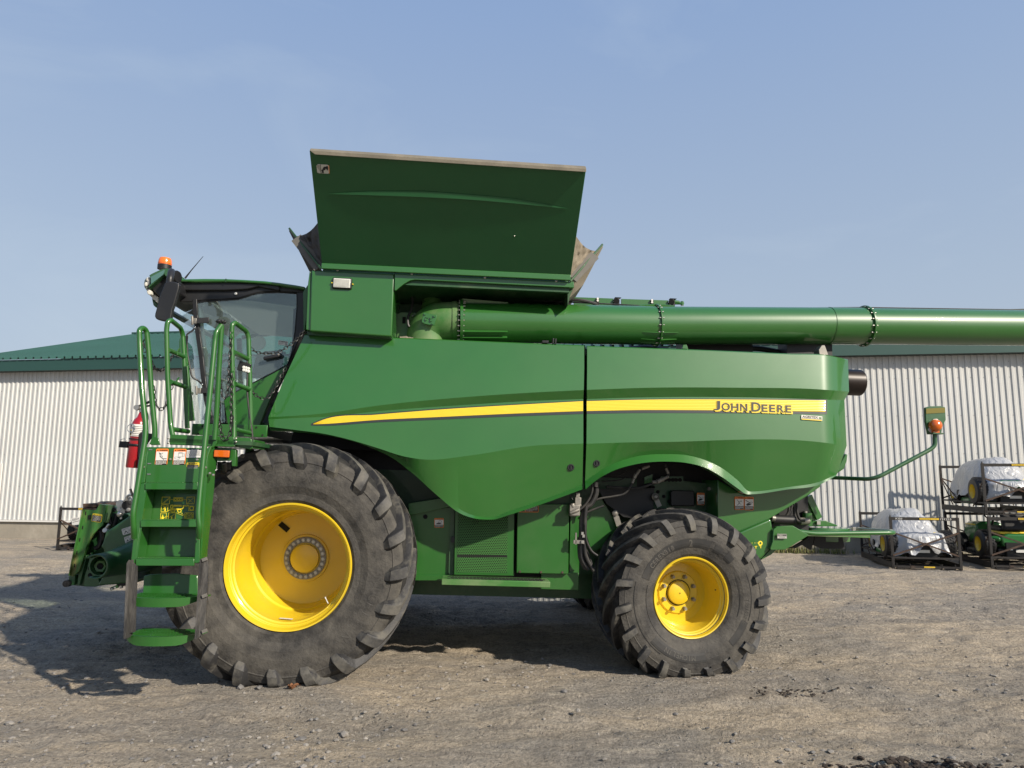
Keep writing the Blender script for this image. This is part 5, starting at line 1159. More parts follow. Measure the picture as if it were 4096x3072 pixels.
# platform
plate('platform_fascia', 'B', [(722,212),(735,208),(1110,222),(1110,278),(1095,283),(720,270)], -.40, .02, 'green_part', bevel=.004)
plate('platform_side', 'B', [(1112,224),(1205,230),(1215,240),(1222,290),(1205,298),(1112,280)], -.36, .02, 'green_part', bevel=.004)
plate('platform_edge', 'B', [(1222,238),(1232,240),(1230,292),(1220,292)], -.30, .3, 'green_part', bevel=.003)
mb = MB(); p0 = B_(722,215,-.40); p1 = B_(1222,240,-.40); mb.bb((p0.x,-.40,p0.z-.05),(p1.x,.75,p0.z-.02)); obj('platform_floor', mb, 'green_dark', HV, smooth=0)
plate('platform_back', 'B', [(858,142),(1312,152),(1306,226),(852,210)], .02, .02, 'green_part', bevel=.004)
mb = MB()
for x, y in ((922,158),(895,205),(1245,165),(1282,212)): mb.cyl(B_(x,y,.019), B_(x,y,.015), .008, 10)
obj('bracket_hole', mb, 'void', HV)
mb = MB()
for x, y in ((712,230),(712,258),(1122,232),(1122,252)): mb.sphere(B_(x,y,-.41), .009, 8, 6)
obj('platform_bolt', mb, 'steel', HV)
plate('rail_foot', 'B', [(598,268),(612,228),(622,222),(640,224),(652,228),(664,272)], -.42, .012, 'green_part', bevel=.003)
plate('rail_foot', 'B', [(972,285),(990,230),(1010,225),(1005,260),(985,290)], -.42, .012, 'green_part', bevel=.003)
plate('lamp_bracket', 'B', [(975,285),(1102,292),(1122,300),(1118,400),(1095,400),(1095,365),(1010,368),(985,350)], -.36, .05, 'green_part', bevel=.004)
mb = MB(); mb.box((B_(990,297,-.385)+B_(1084,352,-.385))/2, (abs(B_(990,297,-.385).x-B_(1084,352,-.385).x),.03,abs(B_(990,297,-.385).z-B_(1084,352,-.385).z))); tl = obj('turn_lamp', mb, 'black', HV, bevel=.005)
mb = MB(); mb.box((B_(992,300,-.405)+B_(1080,349,-.405))/2, (abs(B_(992,297,-.385).x-B_(1080,352,-.385).x),.02,.92*abs(B_(990,300,-.385).z-B_(1084,349,-.385).z))); obj('amber_lens', mb, 'amber', tl, bevel=.006, seg=3)
mb = MB(); mb.bb(B_(1010,372,-.3), B_(1090,420,-.2)); mb.cyl(B_(1050,380,-.35), B_(1055,425,-.30), .02, 10); mb.tube(smooth_path([B_(1020,430,-.3),B_(1060,440,-.2),B_(1100,420,-.1)]), .015, 8); obj('platform_linkage', mb, 'black', HV)
plate('platform_support', 'L', [(1770,350),(1880,350),(1880,420),(1850,440),(1760,440)], .1, .05, 'green_part', bevel=.003)
mb = MB(); mb.lathe([(-.03,0),(-.03,.014),(0,.016)], P('L',1738,455,-.1), 12); mb.lathe([(-.03,0),(-.03,.014),(0,.016)], P('L',1470,568,-.2), 12); obj('support_bolt', mb, 'steel_dull', HV)
# ladder labels
def hz_b(c, tl, tr, bl, off, *a, **k):
    f = lambda q: P(c, q[0], q[1], off); return hazard(f(tl), f(tr), f(bl), *a, **k)
hz_b('T',(545,988),(860,988),(502,1415),-.463,ladder,'fall'); hz_b('T',(1000,990),(1315,992),(958,1415),-.463,ladder,'pipe')
f = lambda x, y: P('L', x, y, -.465)
dc = Decal(f(915,355), f(1127,355), f(905,480), (0,-1,0)); dc.slab(.004,1); dc.rect(.0,.13,1,1,0,1); dc.text('TIRE LOADING',.28,.02,.82,.10,0,1,.03); dc.fine(.05,.2,.95,.9,6,1,2,11,.35); obj('tyre_label', dc.mb, ['white','ink'], ladder, smooth=0)
def caution(o, tr, bl, parent, rows=8):
    dc = Decal(o, tr, bl, (0,-1,0)); dc.slab(.005,2); dc.rect(.04,.20,.96,.96,1,1); dc.text('CAUTION',.34,.05,.85,.16,1,1,.03); dc.poly([(.16,.16),(.23,.04),(.30,.16)],1,1); dc.fine(.09,.24,.92,.92,rows,3,2,7,.28)
    return obj('caution_label', dc.mb, ['white','ink','stripe','print_text'], parent, smooth=0)
caution(f(915,550), f(1098,552), f(895,738), ladder, 11)
g = lambda x, y: P('L', x, y, yB((1700+y/3.687-1600)*1.5078)+.165)
dc = Decal(g(550,1063), g(1030,1063), g(522,1398), (0,-1,0))
def bxl(x0,y0,x1,y1,w_=.0030): dc.lines([(x0,y0),(x1,y0),(x1,y1),(x0,y1),(x0,y0)], w_, 0, 1)
for b in ((0,0,.24,.30),(.76,0,1,.30),(.36,.03,.64,.18),(.0,.34,.20,.64),(.84,.40,1,.60),(.0,.70,.17,1),(.24,.70,.45,1),(.73,.70,1,1)): bxl(*b)
dc.line(.0,.30,.24,.02,.002,0); dc.line(.06,.28,.2,.1,.002,0); dc.line(.78,.28,.97,.04,.002,0); dc.line(.8,.08,.96,.26,.002,0)
for x in (.42,.50,.58): dc.ring(x,.105,.009,.0035,0,1,6)
dc.line(.26,.11,.35,.11,.002,0); dc.line(.65,.11,.74,.11,.002,0)
dc.lines([(.28,.36),(.36,.36),(.34,.44),(.34,.55),(.30,.55),(.28,.36)],.005,0); dc.lines([(.34,.42),(.62,.42),(.66,.38),(.82,.36),(.83,.39),(.68,.42),(.66,.52),(.4,.52)],.0035,0); dc.line(.38,.37,.62,.37,.007,0)
dc.ring(.36,.58,.016,.005,0); dc.ring(.36,.58,.008,.003,0); dc.ring(.56,.60,.013,.005,0); dc.lines([(.22,.62),(.27,.56),(.42,.56),(.62,.56)],.004,0)
dc.ring(.93,.50,.014,.006,0); dc.ring(.865,.85,.026,.003,0,1,16); dc.ring(.865,.85,.018,.003,0,1,14); dc.ring(.865,.85,.008,.003,0); 
for k in range(14): a = 2*math.pi*k/14; dc.line(.865+.026/dc.ux.length*math.cos(a),.85+.026/dc.uy.length*math.sin(a),.865+.031/dc.ux.length*math.cos(a),.85+.031/dc.uy.length*math.sin(a),.004,0)
dc.line(.40,.66,.73,.84,.002,0); dc.line(.58,.66,.73,.80,.002,0); dc.line(.38,.66,.45,.72,.002,0); dc.rect(.03,.86,.10,.98,0); dc.rect(.05,.78,.075,.86,0); dc.line(.10,.93,.16,.86,.003,0); dc.rect(.32,.86,.36,.98,0); dc.line(.26,.9,.42,.76,.0025,0); dc.line(.10,.5,.17,.38,.0025,0); dc.rect(.10,.50,.14,.62,0); dc.lines([(.03,.38),(.12,.44),(.05,.55)],.0025,0)
dc.line(.18,.85,.24,.85,.002,0)
obj('service_diagram', dc.mb, ['print_yellow'], ladder, smooth=0)

# ---------------------------------------------------------------- cab
def AP(pts, yl): return poly('A', pts, yl)
CY = .52; CW = 1.95                               # near cab side and cab width
mb = MB(); tp = [(748,300),(752,274),(1000,270),(1190,272),(1350,279),(1560,292),(1700,308),(1850,330),(1945,348),(1945,378),(1880,362),(1700,335),(1550,318),(1350,306),(1190,302),(900,305)]
mb.prism(AP(tp, CY-.04), IN*(CW+.08)); roof = obj('cab_roof', mb, 'green', HV, bevel=.018, seg=3)
mb = MB(); mb.tube([A_(1195,272,CY-.043), A_(1190,304,CY-.043)], .005, 6); obj('roof_seam', mb, 'green_dark', roof)
mb = MB(); fp = [(735,306),(900,307),(1190,304),(1350,309),(1550,322),(1700,340),(1860,366),(1945,385),(1940,412),(1870,402),(1700,395),(1600,395),(1540,398),(1480,408),(1400,430),(1330,455),(1150,470),(1000,476),(930,480),(900,492),(760,492),(730,455)]
mb.prism(AP(fp, CY+.02), IN*.10); mb.prism(AP([(735,306),(1190,304),(1550,322),(1700,340),(1700,385),(1500,345),(1400,370),(1190,382),(740,382)], CY-.01), IN*.04); ff = obj('roof_fascia', mb, 'plastic', HV, bevel=.008, seg=2)
mb = MB(); mb.sphere(A_(1287,414,CY+.01), (.014,.006,.012), 8, 6); obj('fascia_lamp', mb, 'lens', ff)
# headliner
mb = MB(); h0 = A_(1000,450,CY+.1); h1 = A_(1880,420,CY+.1); rows = []
for i in range(9):
    y = CY+.12+(CW-.24)*i/8; rows.append([Vector((h0.x+(h1.x-h0.x)*j/10, y, h0.z+.02-.05*abs(i-4)/4*(j/10)-.012*abs(j-5)/5)) for j in range(11)])
mb.grid(rows); obj('headliner', mb, 'ceiling_grey', HV, smooth=60)
mb = MB(); mb.prism(AP([(1540,800),(1830,740),(1870,560),(1870,420),(900,470),(930,640),(1180,720),(1350,790)], CY+CW-.02), IN*.015); obj('far_headliner', mb, 'ceiling_grey', HV, smooth=0)
# door glass, windscreen and their frames
dg = [(905,500),(985,486),(1150,476),(1310,466),(1390,440),(1460,415),(1540,404),(1700,400),(1868,410),(1868,560),(1850,760),(1825,950),(1780,1085),(1700,1130),(1500,1235),(1290,1345),(1180,1415),(1195,1640),(1045,1645),(1000,1330),(960,980),(925,680)]
mb = MB(); mb.prism(AP(dg, CY+.03), IN*.006); dgl = obj('door_glass', mb, 'glass', HV, smooth=0)
mb = MB(); edge = AP(dg+[dg[0]], CY+.027); mb.tube(rounded(edge, .02, 3), .006, 6); obj('glass_seal', mb, 'plastic', dgl)
ws_t = [A_(905,500,CY+.02), A_(850,497,CY+.16), A_(790,500,CY+.40), A_(745,512,CY+.75)]; ws_b = [A_(1050,1700,CY+.02), A_(1008,1700,CY+.14), A_(958,1700,CY+.34), A_(912,1700,CY+.60)]
ws_m = [A_(968,1000,CY+.02), A_(910,1000,CY+.15), A_(860,1000,CY+.38), A_(805,1000,CY+.70)]
t_, m__, b__ = smooth_path(ws_t, 5), smooth_path(ws_m, 5), smooth_path(ws_b, 5); rows = []
far = []
for src_ in (t_, m__, b__):
    e_ = src_[-1]; far.append(src_+[Vector((e_.x-.06, CY+CW*.5, e_.z)), Vector((e_.x, CY+CW-.70, e_.z)), Vector((src_[0].x, CY+CW, src_[0].z))])
for k in range(9):
    t = k/8; a = far[0] if t < .5 else far[1]; b = far[1] if t < .5 else far[2]; q = t*2 if t < .5 else t*2-1; rows.append([p.lerp(r_, q) for p, r_ in zip(a, b)])
mb = MB(); mb.grid(rows); obj('windscreen', mb, 'glass_front', HV, smooth=60)
def strip(name, pts, w_, yl, mats='plastic', th=.05, parent=HV):
    mb = MB(); q = AP(pts, yl)
    for a, b in zip(q, q[1:]): mb.beam(a, b+(b-a).normalized()*.004, w_, th, up=(0,1,0))
    return obj(name, mb, mats, parent, bevel=.004)
strip('door_pillar', [(905,470),(912,620),(935,800),(965,1010),(985,1200),(1010,1400),(1035,1520),(1068,1640)], .040, CY+.04)
strip('door_frame', [(935,490),(940,620),(965,820),(1000,1050),(1030,1280),(1050,1400),(1110,1640)], .045, CY+.10, 'cab_grey')
plate('rear_pillar', 'A', [(1868,402),(1945,400),(1940,780),(1905,800),(1820,1000),(1775,1095),(1500,1650),(1440,1650),(1745,1120),(1800,1030),(1832,940),(1855,760),(1870,560)], CY+.0, .10, 'plastic', bevel=.004)
plate('door_edge', 'A', [(1835,560),(1870,540),(1862,720),(1838,900),(1820,960),(1825,760)], CY+.034, .02, 'cab_grey', bevel=0)
plate('cab_side', 'A', [(1776,1092),(1640,1170),(1480,1250),(1300,1340),(1185,1410),(1172,1432),(1205,1640),(1240,1700),(1500,1700),(1600,1450)], CY-.02, .06, 'green_part', bevel=.006)
plate('cab_base', 'A', [(1000,1640),(1600,1640),(1560,1760),(1000,1760)], CY+.05, 1.7, 'green_dark', bevel=0)
plate('corner_post', 'A', [(1925,400),(1968,330),(1962,640),(1940,760),(1930,780)], .32, .5, 'green_part', bevel=.006)
mb = MB()                                         # hinges, grab bar, door handle
for y, x0, x1 in ((672,868,1035),(1335,908,1085)):
    mb.beam(A_(x0+45,y,CY-.02), A_(x1,y-8,CY-.0), .05, .012, up=(0,1,0)); mb.cyl(A_(x0+6,y-45,CY-.04), A_(x0+8,y+38,CY-.04), .010, 10, 1); mb.box(A_(x0+28,y,CY-.03), (.035,.012,.05), None, 1)
obj('door_hinge', mb, ['plastic','steel_dull'], HV, bevel=.003)
mb = MB(); mb.tube(rounded([A_(900,738,CY-.02), A_(870,770,CY-.06), A_(820,800,CY-.08), A_(830,1000,CY-.08), A_(870,1205,CY-.08), A_(935,1240,CY-.05), A_(968,1275,CY-.02)], .03, 5), .008, 8); mb.sphere(A_(900,738,CY-.03), .010, 8, 6, 1); mb.sphere(A_(968,1275,CY-.03), .010, 8, 6, 1); mb.box(A_(818,870,CY-.085), (.02,.012,.10), None, 2); obj('grab_bar', mb, ['plastic','chrome','black'], HV)
mb = MB(); mb.beam(A_(1550,1030,CY-.01), A_(1725,995,CY-.01), .034, .03, up=(0,1,0)); dh = obj('door_handle', mb, 'plastic', HV, bevel=.012, seg=3)
mb = MB(); mb.cyl(A_(1693,990,CY-.03), A_(1693,990,CY-.02), .009, 10); obj('lock', mb, 'chrome', dh)
dc = Decal(A_(1690,855,CY+.025), A_(1782,866,CY+.025), A_(1688,897,CY+.025), (0,-1,0)); dc.slab(.003,0); dc.text('ATTENTION',.05,.08,.95,.38,1,1,.03); dc.fine(.06,.48,.55,.9,3,1,1,5,.35); dc.ring(.80,.72,.007,.004,1); obj('attention_sticker', dc.mb, ['offwhite','ink'], dgl, smooth=0)
# interior
def seat(cx, cy, cz, nm, sc_=1):
    mb = MB(); mb.box((cx,cy,cz), (.50*sc_,.50*sc_,.14)); mb.box((cx+.27*sc_,cy,cz+.36), (.13,.48*sc_,.66*sc_), Matrix.Rotation(.12,3,'Y')); mb.box((cx+.33*sc_,cy,cz+.76*sc_), (.10,.30,.20)); mb.box((cx,cy-.30*sc_,cz+.22),(.36,.08,.06)); mb.box((cx,cy,cz-.25),(.36,.36,.36))
    return obj(nm, mb, 'cab_grey', HV, bevel=.035, seg=3)
sp_ = A_(1620,1130,CY+.95); seat(sp_.x+.05, sp_.y, sp_.z-.32, 'operator_seat', .8)
mb = MB(); c0 = A_(1190,1150,CY+.85); mb.tube([c0+Vector((.05*math.cos(a)*.4+.0,.20*math.sin(a),.20*math.cos(a)*.55)) for a in [2*math.pi*k/20 for k in range(21)]], .014, 8); mb.cyl(c0, c0+Vector((-.15,0,-.5)), .035, 10); obj('steering_wheel', mb, 'plastic', HV)
mb = MB(); mb.box(A_(1590,1110,CY+.4), (.26,.03,.20), Matrix.Rotation(.15,3,'Y')); mb.box(A_(1590,1180,CY+.45), (.05,.05,.25)); obj('monitor', mb, 'plastic', HV, bevel=.01)
mb = MB(); mb.box(A_(1640,1000,CY+.25), (.20,.06,.09), Matrix.Rotation(-.12,3,'Y')); obj('armrest', mb, 'plastic', HV, bevel=.03, seg=3)
mb = MB(); mb.prism(AP([(1140,1240),(1290,1240),(1330,1420),(1210,1650),(1150,1640)], CY+.55), IN*.35); mb.box(A_(1230,1300,CY+.8),(.10,.1,.35)); obj('console', mb, 'cab_grey', HV, bevel=.02)
mb = MB(); mb.prism(AP([(960,540),(1060,510),(1165,590),(1160,625),(1110,635),(980,590)], CY+.35), IN*.03); mb.cyl(A_(1190,600,CY+.4), A_(1190,620,CY+.4), .01, 8); obj('sun_visor', mb, 'cab_grey', HV, bevel=.01)
mb = MB(); mb.lathe([(0,0),(0,.055),(.01,.06),(.02,.055),(.03,0)], A_(1185,655,CY+.55), 20); mb.lathe([(0,0),(0,.07),(.01,.075),(.02,0)], A_(1500,880,CY+.9), 20); obj('inside_mirror', mb, 'lens', HV)
mb = MB()
for a, b, w_ in (((1320,840),(1340,1400),.05),((1060,1000),(1500,1000),.02),((1350,830),(1880,760),.04),((1870,560),(1850,1100),.06)): mb.beam(A_(*a,CY+CW), A_(*b,CY+CW), w_, .04, up=(0,1,0))
obj('far_window_frame', mb, 'plastic', HV, smooth=0)
mb = MB(); mb.prism(AP([(1000,1180),(1120,1180),(1120,1640),(1020,1640)], CY+1.2), IN*.1); obj('rear_console', mb, 'cab_grey', HV, smooth=0)
# front visor, lamps, beacon, mirror
KP = lambda pts, yl: poly('K', pts, yl)
mb = MB(); mb.prism(KP([(330,362),(400,320),(470,285),(560,245),(640,215),(700,200),(860,205),(865,320),(820,380),(720,385),(690,330),(480,520),(340,640),(305,665),(330,600),(370,560),(370,430)], .30), IN*2.3); vz = obj('roof_visor', mb, 'green_cast', HV, bevel=.010, seg=2)
mb = MB(); mb.prism(KP([(372,402),(700,228),(690,290),(660,350),(560,430),(380,568)], .292), IN*.01); mat('visor_glass', (.06,.14,.12), .2, coat=1); obj('visor_panel', mb, 'visor_glass', vz, smooth=0)
mb = MB(); mb.prism(KP([(480,530),(700,345),(720,390),(900,380),(1040,520),(1030,760),(860,860),(720,930),(560,860),(400,690),(400,640)], .36), IN*.6); obj('visor_underside', mb, 'plastic', vz, bevel=.01)
mb = MB(); mb.prism(KP([(205,560),(215,490),(250,430),(320,390),(365,405),(365,560),(340,620),(270,720),(215,640)], .34), IN*.25); obj('head_lamp', mb, 'lens_smoke', vz, bevel=.02, seg=3)
mb = MB(); mb.sphere(P('K',310,460,.33), (.016,.008,.02), 8, 6); mb.sphere(P('K',262,575,.33), (.014,.008,.02), 8, 6); mb.sphere(P('K',330,520,.33), (.012,.008,.03), 8, 6); obj('lamp_reflector', mb, 'offwhite', vz)
mb = MB(); mb.prism(KP([(280,690),(310,680),(380,730),(385,800),(350,830),(300,810),(275,750)], .34), IN*.2); mb.prism(KP([(345,830),(400,780),(560,880),(530,1020),(470,960),(430,930),(400,890)], .40), IN*.2); obj('side_lamp', mb, 'offwhite', vz, bevel=.012, seg=3)
mb = MB(); mb.prism(KP([(390,890),(440,940),(530,1040),(500,1130),(430,1070),(405,960)], .42), IN*2.0); obj('visor_end', mb, 'green_dark', vz, bevel=.01)
mb = MB(); c0 = P('K',700,180,.62); rr_ = (P('K',860,180,.62)-P('K',540,180,.62)).length/2; q90 = Matrix.Rotation(rad(90), 3, 'X'); q90 = Matrix.Rotation(rad(-90), 3, 'X')
zt_ = P('K',700,-55,.62).z; zm = P('K',700,125,.62).z; zb_ = P('K',700,225,.62).z
def vlathe(prof, c, n=28): # (z, r) about vertical
    m2 = MB(); rows = [[Vector((c.x+r*math.cos(2*math.pi*k/n), c.y+r*math.sin(2*math.pi*k/n), z)) for k in range(n)] for z, r in prof]; m2.grid(rows, 0, True); return m2
bc = obj('beacon', vlathe([(zb_,0),(zb_,rr_),(zm,rr_*1.0),(zm+.004,rr_*.95),(zm+.004,0)], c0), 'black', HV)
obj('beacon_lens', vlathe([(zm,rr_*.97),(zm+.02,rr_*.98),(zt_-.025,rr_*.93),(zt_-.006,rr_*.80),(zt_,rr_*.5),(zt_,0)], c0), 'amber_hi', bc)
obj('beacon_core', vlathe([(zm+.01,rr_*1.0),(zm+.014,rr_*1.0)], c0), 'amber', bc)
mb = MB(); mb.tube([P('K',1185,435,.6), P('K',1330,250,.6), P('A',978,60,.6)], [.009,.005,.0022], 8); obj('antenna', mb, 'black', HV)
mp = [(730,515),(790,503),(960,512),(1000,545),(1046,575),(1035,680),(1000,800),(965,930),(930,1050),(885,1160),(865,1290),(845,1400),(800,1440),(720,1452),(590,1425),(500,1400),(462,1340),(470,1270),(520,1090),(560,930),(600,800),(650,690),(690,570)]
mb = MB(); mb.prism(KP(mp, -.10), IN*.045); mr = obj('wing_mirror', mb, 'plastic', HV, bevel=.018, seg=5)
mb = MB(); mb.prism(KP([(990,545),(1048,578),(1030,700),(960,940),(885,1160),(850,1400),(820,1425),(800,1400),(840,1250),(930,1000),(985,720)], -.075), IN*.03); obj('mirror_rim', mb, 'black', mr, bevel=.008)
mb = MB(); mb.tube(rounded([P('K',900,330,.30), P('K',880,275,.2), P('K',858,275,.0), P('K',835,430,-.05), P('K',820,540,-.05)], .05, 5), .027, 12); obj('mirror_arm', mb, 'plastic', mr)
mb = MB(); c0 = P('K',995,400,.15); q_ = Matrix.Rotation(rad(75), 3, 'Z'); R2 = abs(P('K',995,258,.15).z-P('K',995,555,.15).z)/2; mb.lathe([(-.012,0),(-.012,R2*.9),(0,R2),(.014,R2*.95),(.02,0)], c0, 28, 0, rot=q_); obj('round_mirror', mb, 'black', mr)

# ---------------------------------------------------------------- fire extinguisher (held in its bracket)
EX = CR['EX'] = (480,1620,5.53)
ey = -.30; c0 = P('EX',285,800,ey); zt_, zb_ = P('EX',425,240,ey).z, P('EX',260,1390,ey).z; rr_ = (P('EX',612,400,ey)-P('EX',232,400,ey)).length/2
ct = P('EX',422,300,ey); cb = P('EX',262,1380,ey); ax_ = (ct-cb).normalized(); ax_ = Vector((ax_.x*.75, 0, 1)).normalized(); base = Vector(((ct.x+cb.x)/2,ey,zb_)); L_ = zt_-zb_; base = Vector((cb.x*.85+ct.x*.15+.012, ey, zb_))
EM = MM @ Matrix.Translation(base) @ Matrix.Rotation(math.atan2(ax_.x, ax_.z), 4, 'Y')
ext = empty('fire_extinguisher', EM, 'red fire extinguisher with white instruction label strapped beside the ladder handrail', 'fire extinguisher')
def vl(prof, n=32):
    m2 = MB(); m2.grid([[Vector((r*math.cos(2*math.pi*k/n), r*math.sin(2*math.pi*k/n), z)) for k in range(n)] for z, r in prof], 0, True); return m2
rr_ *= .90
obj('cylinder', vl([(0,0),(0,rr_*.94),(.01,rr_),(L_-.10,rr_),(L_-.06,rr_*.94),(L_-.03,rr_*.75),(L_-.012,rr_*.45),(L_+.03,rr_*.24),(L_+.03,0)]), 'red', ext, smooth=50)
lbm = MB(); z0, z1 = L_*.60, L_*.83
lbm.grid([[Vector((rr_*1.012*math.cos(a), rr_*1.012*math.sin(a), z)) for a in [rad(-200+220*k/24) for k in range(25)]] for z in (z0, z1)], 0)
lbm.grid([[Vector((rr_*1.02*math.cos(a), rr_*1.02*math.sin(a), z)) for a in [rad(-190+70*k/8) for k in range(9)]] for z in (z0+.005, z0+.05)], 1)
for r_ in range(9): lbm.grid([[Vector((rr_*1.02*math.cos(a), rr_*1.02*math.sin(a), z1-.02-r_*.013+h)) for a in [rad(-110+70*k/8) for k in range(9)]] for h in (0,.004)], 2)
lbm.grid([[Vector((rr_*1.02*math.cos(a), rr_*1.02*math.sin(a), z1-.005-h)) for a in [rad(-190+60*k/8) for k in range(9)]] for h in (0,.014)], 2)
for a0 in (-180,-155,-135): lbm.grid([[Vector((rr_*1.03*math.cos(a), rr_*1.03*math.sin(a), z0+.01+h)) for a in [rad(a0+14*k/4) for k in range(5)]] for h in (0,.03)], 2)
for a0, zz in ((-170,.085),(-150,.11),(-160,.13)): lbm.grid([[Vector((rr_*1.03*math.cos(a), rr_*1.03*math.sin(a), z0+zz+h)) for a in [rad(a0+14*k/4) for k in range(5)]] for h in (0,.012)], 2)
a_ = rad(-120); lbm.add([Vector((rr_*1.015*math.cos(a), rr_*1.015*math.sin(a), z)) for a, z in ((rad(-165),.30*L_),(rad(-140),.345*L_),(rad(-100),.31*L_),(rad(-140),.275*L_))], [(0,1,2,3)], 0)
obj('label', lbm, ['white','stripe','ink'], ext, smooth=60)
mb = MB(); mb.cyl((0,0,L_+.03),(0,0,L_+.07),.018,12,0); mb.box((.01,0,L_+.09),(.10,.025,.014),Matrix.Rotation(-.5,3,'Y'),1); mb.box((.02,0,L_+.075),(.09,.02,.012),Matrix.Rotation(-.2,3,'Y'),1); mb.lathe([(-.03,0),(-.03,.020),(-.01,.022),(-.01,0)], (-.030,0,L_+.060), 14, 0)
mb.tube(smooth_path([(.03,0,L_+.05),(.06,-.02,L_-.02),(.055,-.05,L_-.12)]), .008, 8, 1); obj('valve_head', mb, ['steel','black'], ext)
mb = MB(); mb.tube([Vector((-.03+.028*math.cos(a), -rr_-.01, L_-.10+.030*math.sin(a))) for a in [2*math.pi*k/16 for k in range(17)]], .003, 6); obj('pull_pin', mb, 'chrome', ext)
mb = MB(); mb.grid([[Vector((rr_*1.05*math.cos(a), rr_*1.05*math.sin(a), z)) for a in [2*math.pi*k/32 for k in range(33)]] for z in (.41*L_, .455*L_)], 0); mb.grid([[Vector((rr_*1.03*math.cos(a), rr_*1.03*math.sin(a), z)) for a in [2*math.pi*k/32 for k in range(33)]] for z in (.535*L_, .56*L_)], 0)
mb.box((-rr_-.03,-.01,.43*L_),(.06,.035,.045)); obj('strap', mb, 'black', ext, solid=.003)
mb = MB(); mb.tube(smooth_path([(-rr_-.05,-.02,.47*L_),(-rr_-.06,-.02,.51*L_),(-rr_-.03,-.02,.54*L_),(-rr_-.015,-.02,.51*L_),(-rr_-.035,-.02,.46*L_)]), .0025, 6); obj('clip', mb, 'steel', ext)
mb = MB(); mb.prism([P('EX',420,640,-.36),P('EX',440,610,-.36),P('EX',700,632,-.36),P('EX',690,720,-.36),P('EX',560,900,-.36),P('EX',525,960,-.36),P('EX',370,1390,-.36),P('EX',385,1300,-.36)], IN*.02); obj('extinguisher_bracket', mb, 'black', HV, bevel=.006)

# ---------------------------------------------------------------- feeder house
MP = lambda pts, yl: poly('M', pts, yl)
mb = MB(); mb.prism(MP([(300,330),(560,260),(1000,400),(1400,900),(2300,500),(2300,1000),(1640,1270),(1400,1290),(1100,1400),(700,1430),(430,1465),(80,1440),(90,1310)], 1.15), IN*1.25); fh = obj('feeder_house', mb, 'green_dark', HV, bevel=.01)
mb = MB(); mb.prism(MP([(285,322),(490,336),(545,243),(650,262),(640,330),(600,555),(520,620),(450,690),(395,780),(350,880),(310,1040),(245,1235),(190,1280),(150,1312),(82,1300),(130,1060),(205,700)], .92), IN*.03); mb.prism(MP([(285,322),(300,330),(95,1308),(82,1300)], .88), IN*1.4); obj('face_plate', mb, 'green_worn', fh, bevel=.006)
mb = MB(); mb.prism(MP([(548,243),(735,262),(730,320),(650,520),(605,520),(655,262)], .95), IN*.05); mb.prism(MP([(650,420),(800,400),(840,640),(640,640)], 1.05), IN*.05); obj('side_frame', mb, 'green_dark', fh, bevel=.004)
mb = MB(); mb.prism(MP([(295,238),(440,238),(458,262),(458,296),(300,300)], .95), IN*.5); mb.prism(MP([(300,300),(500,318),(490,336),(290,324)], .93), IN*.4); obj('rusty_latch', mb, 'rust', fh, bevel=.004)
mb = MB(); mb.cyl(P('M',398,405,.918), P('M',398,470,.918), .012, 8); 
for x, y in ((345,380),(300,590),(258,770),(215,960),(180,1150)): mb.beam(P('M',x,y-25,.918), P('M',x-6,y+25,.918), .008, .004, up=(0,1,0))
obj('slot', mb, 'void', fh, smooth=0)
mb = MB(); mb.prism(MP([(640,370),(665,375),(660,420),(640,500),(605,515)], .90), IN*.01); obj('hook_plate', mb, 'green_part', fh, bevel=.003)
# gear case with the round drive shield
cc = P('M',590,1150,.55); R3 = (P('M',705,1150,.55)-P('M',415,1150,.55)).length/2*1.10; c1 = P('M',560,1150,.55)
mb = MB(); mb.prism(MP([(640,640),(700,615),(780,560),(880,490),(1010,402),(1150,420),(1150,1100),(1000,1400),(720,1435),(520,1440),(600,1300),(640,1100),(600,900),(560,880),(600,800),(625,700)], .80), IN*.45); gc = obj('gear_case', mb, 'green_cast', fh, bevel=.05, seg=5, smooth=60)
mb = MB(); rows = []
for i, (yl, f_, ox, oz) in enumerate(((.46,1.10,0,0),(.54,1.10,.01,0),(.64,1.18,.05,.01),(.74,1.42,.14,.04),(.82,1.75,.24,.08))):
    rows.append([Vector((c1.x+ox+R3*f_*math.cos(a), yl, c1.z+oz+R3*f_*math.sin(a))) for a in [rad(-115+250*k/36) for k in range(37)]])
mb.grid(rows); obj('drive_shield', mb, 'green_cast', fh, smooth=60, solid=.012)
mb = MB(); mb.lathe([(.54,R3*1.0),(.53,R3*.98),(.53,R3*.86),(.545,R3*.85),(.72,R3*.83),(.74,R3*.5),(.70,R3*.42),(.70,0)], (c1.x,0,c1.z), 48); obj('shield_ring', mb, 'green_cast', fh, smooth=30)
mb = MB(); c2 = P('M',600,1150,.64); mb.lathe([(.0,.0),(.0,.02),(-.05,.03),(-.055,.05),(-.04,.062),(.03,.066),(.05,.08),(.07,0)], c2, 6, 0); mb.lathe([(.06,0),(.055,.095),(.075,.10),(.09,0)], c2, 20, 0); obj('drive_hub', mb, 'green_dusty', fh)
mb = MB(); mb.cyl(c2-Vector((0,.045,0)), c2-Vector((0,.056,0)), .026, 12); obj('hub_bore', mb, 'void', fh)
mb = MB()
for x, y in ((620,1065),(580,1228)): mb.lathe([(-.02,0),(-.02,.012),(0,.014)], P('M',x,y,.66), 8)
obj('hub_bolt', mb, 'steel', fh)
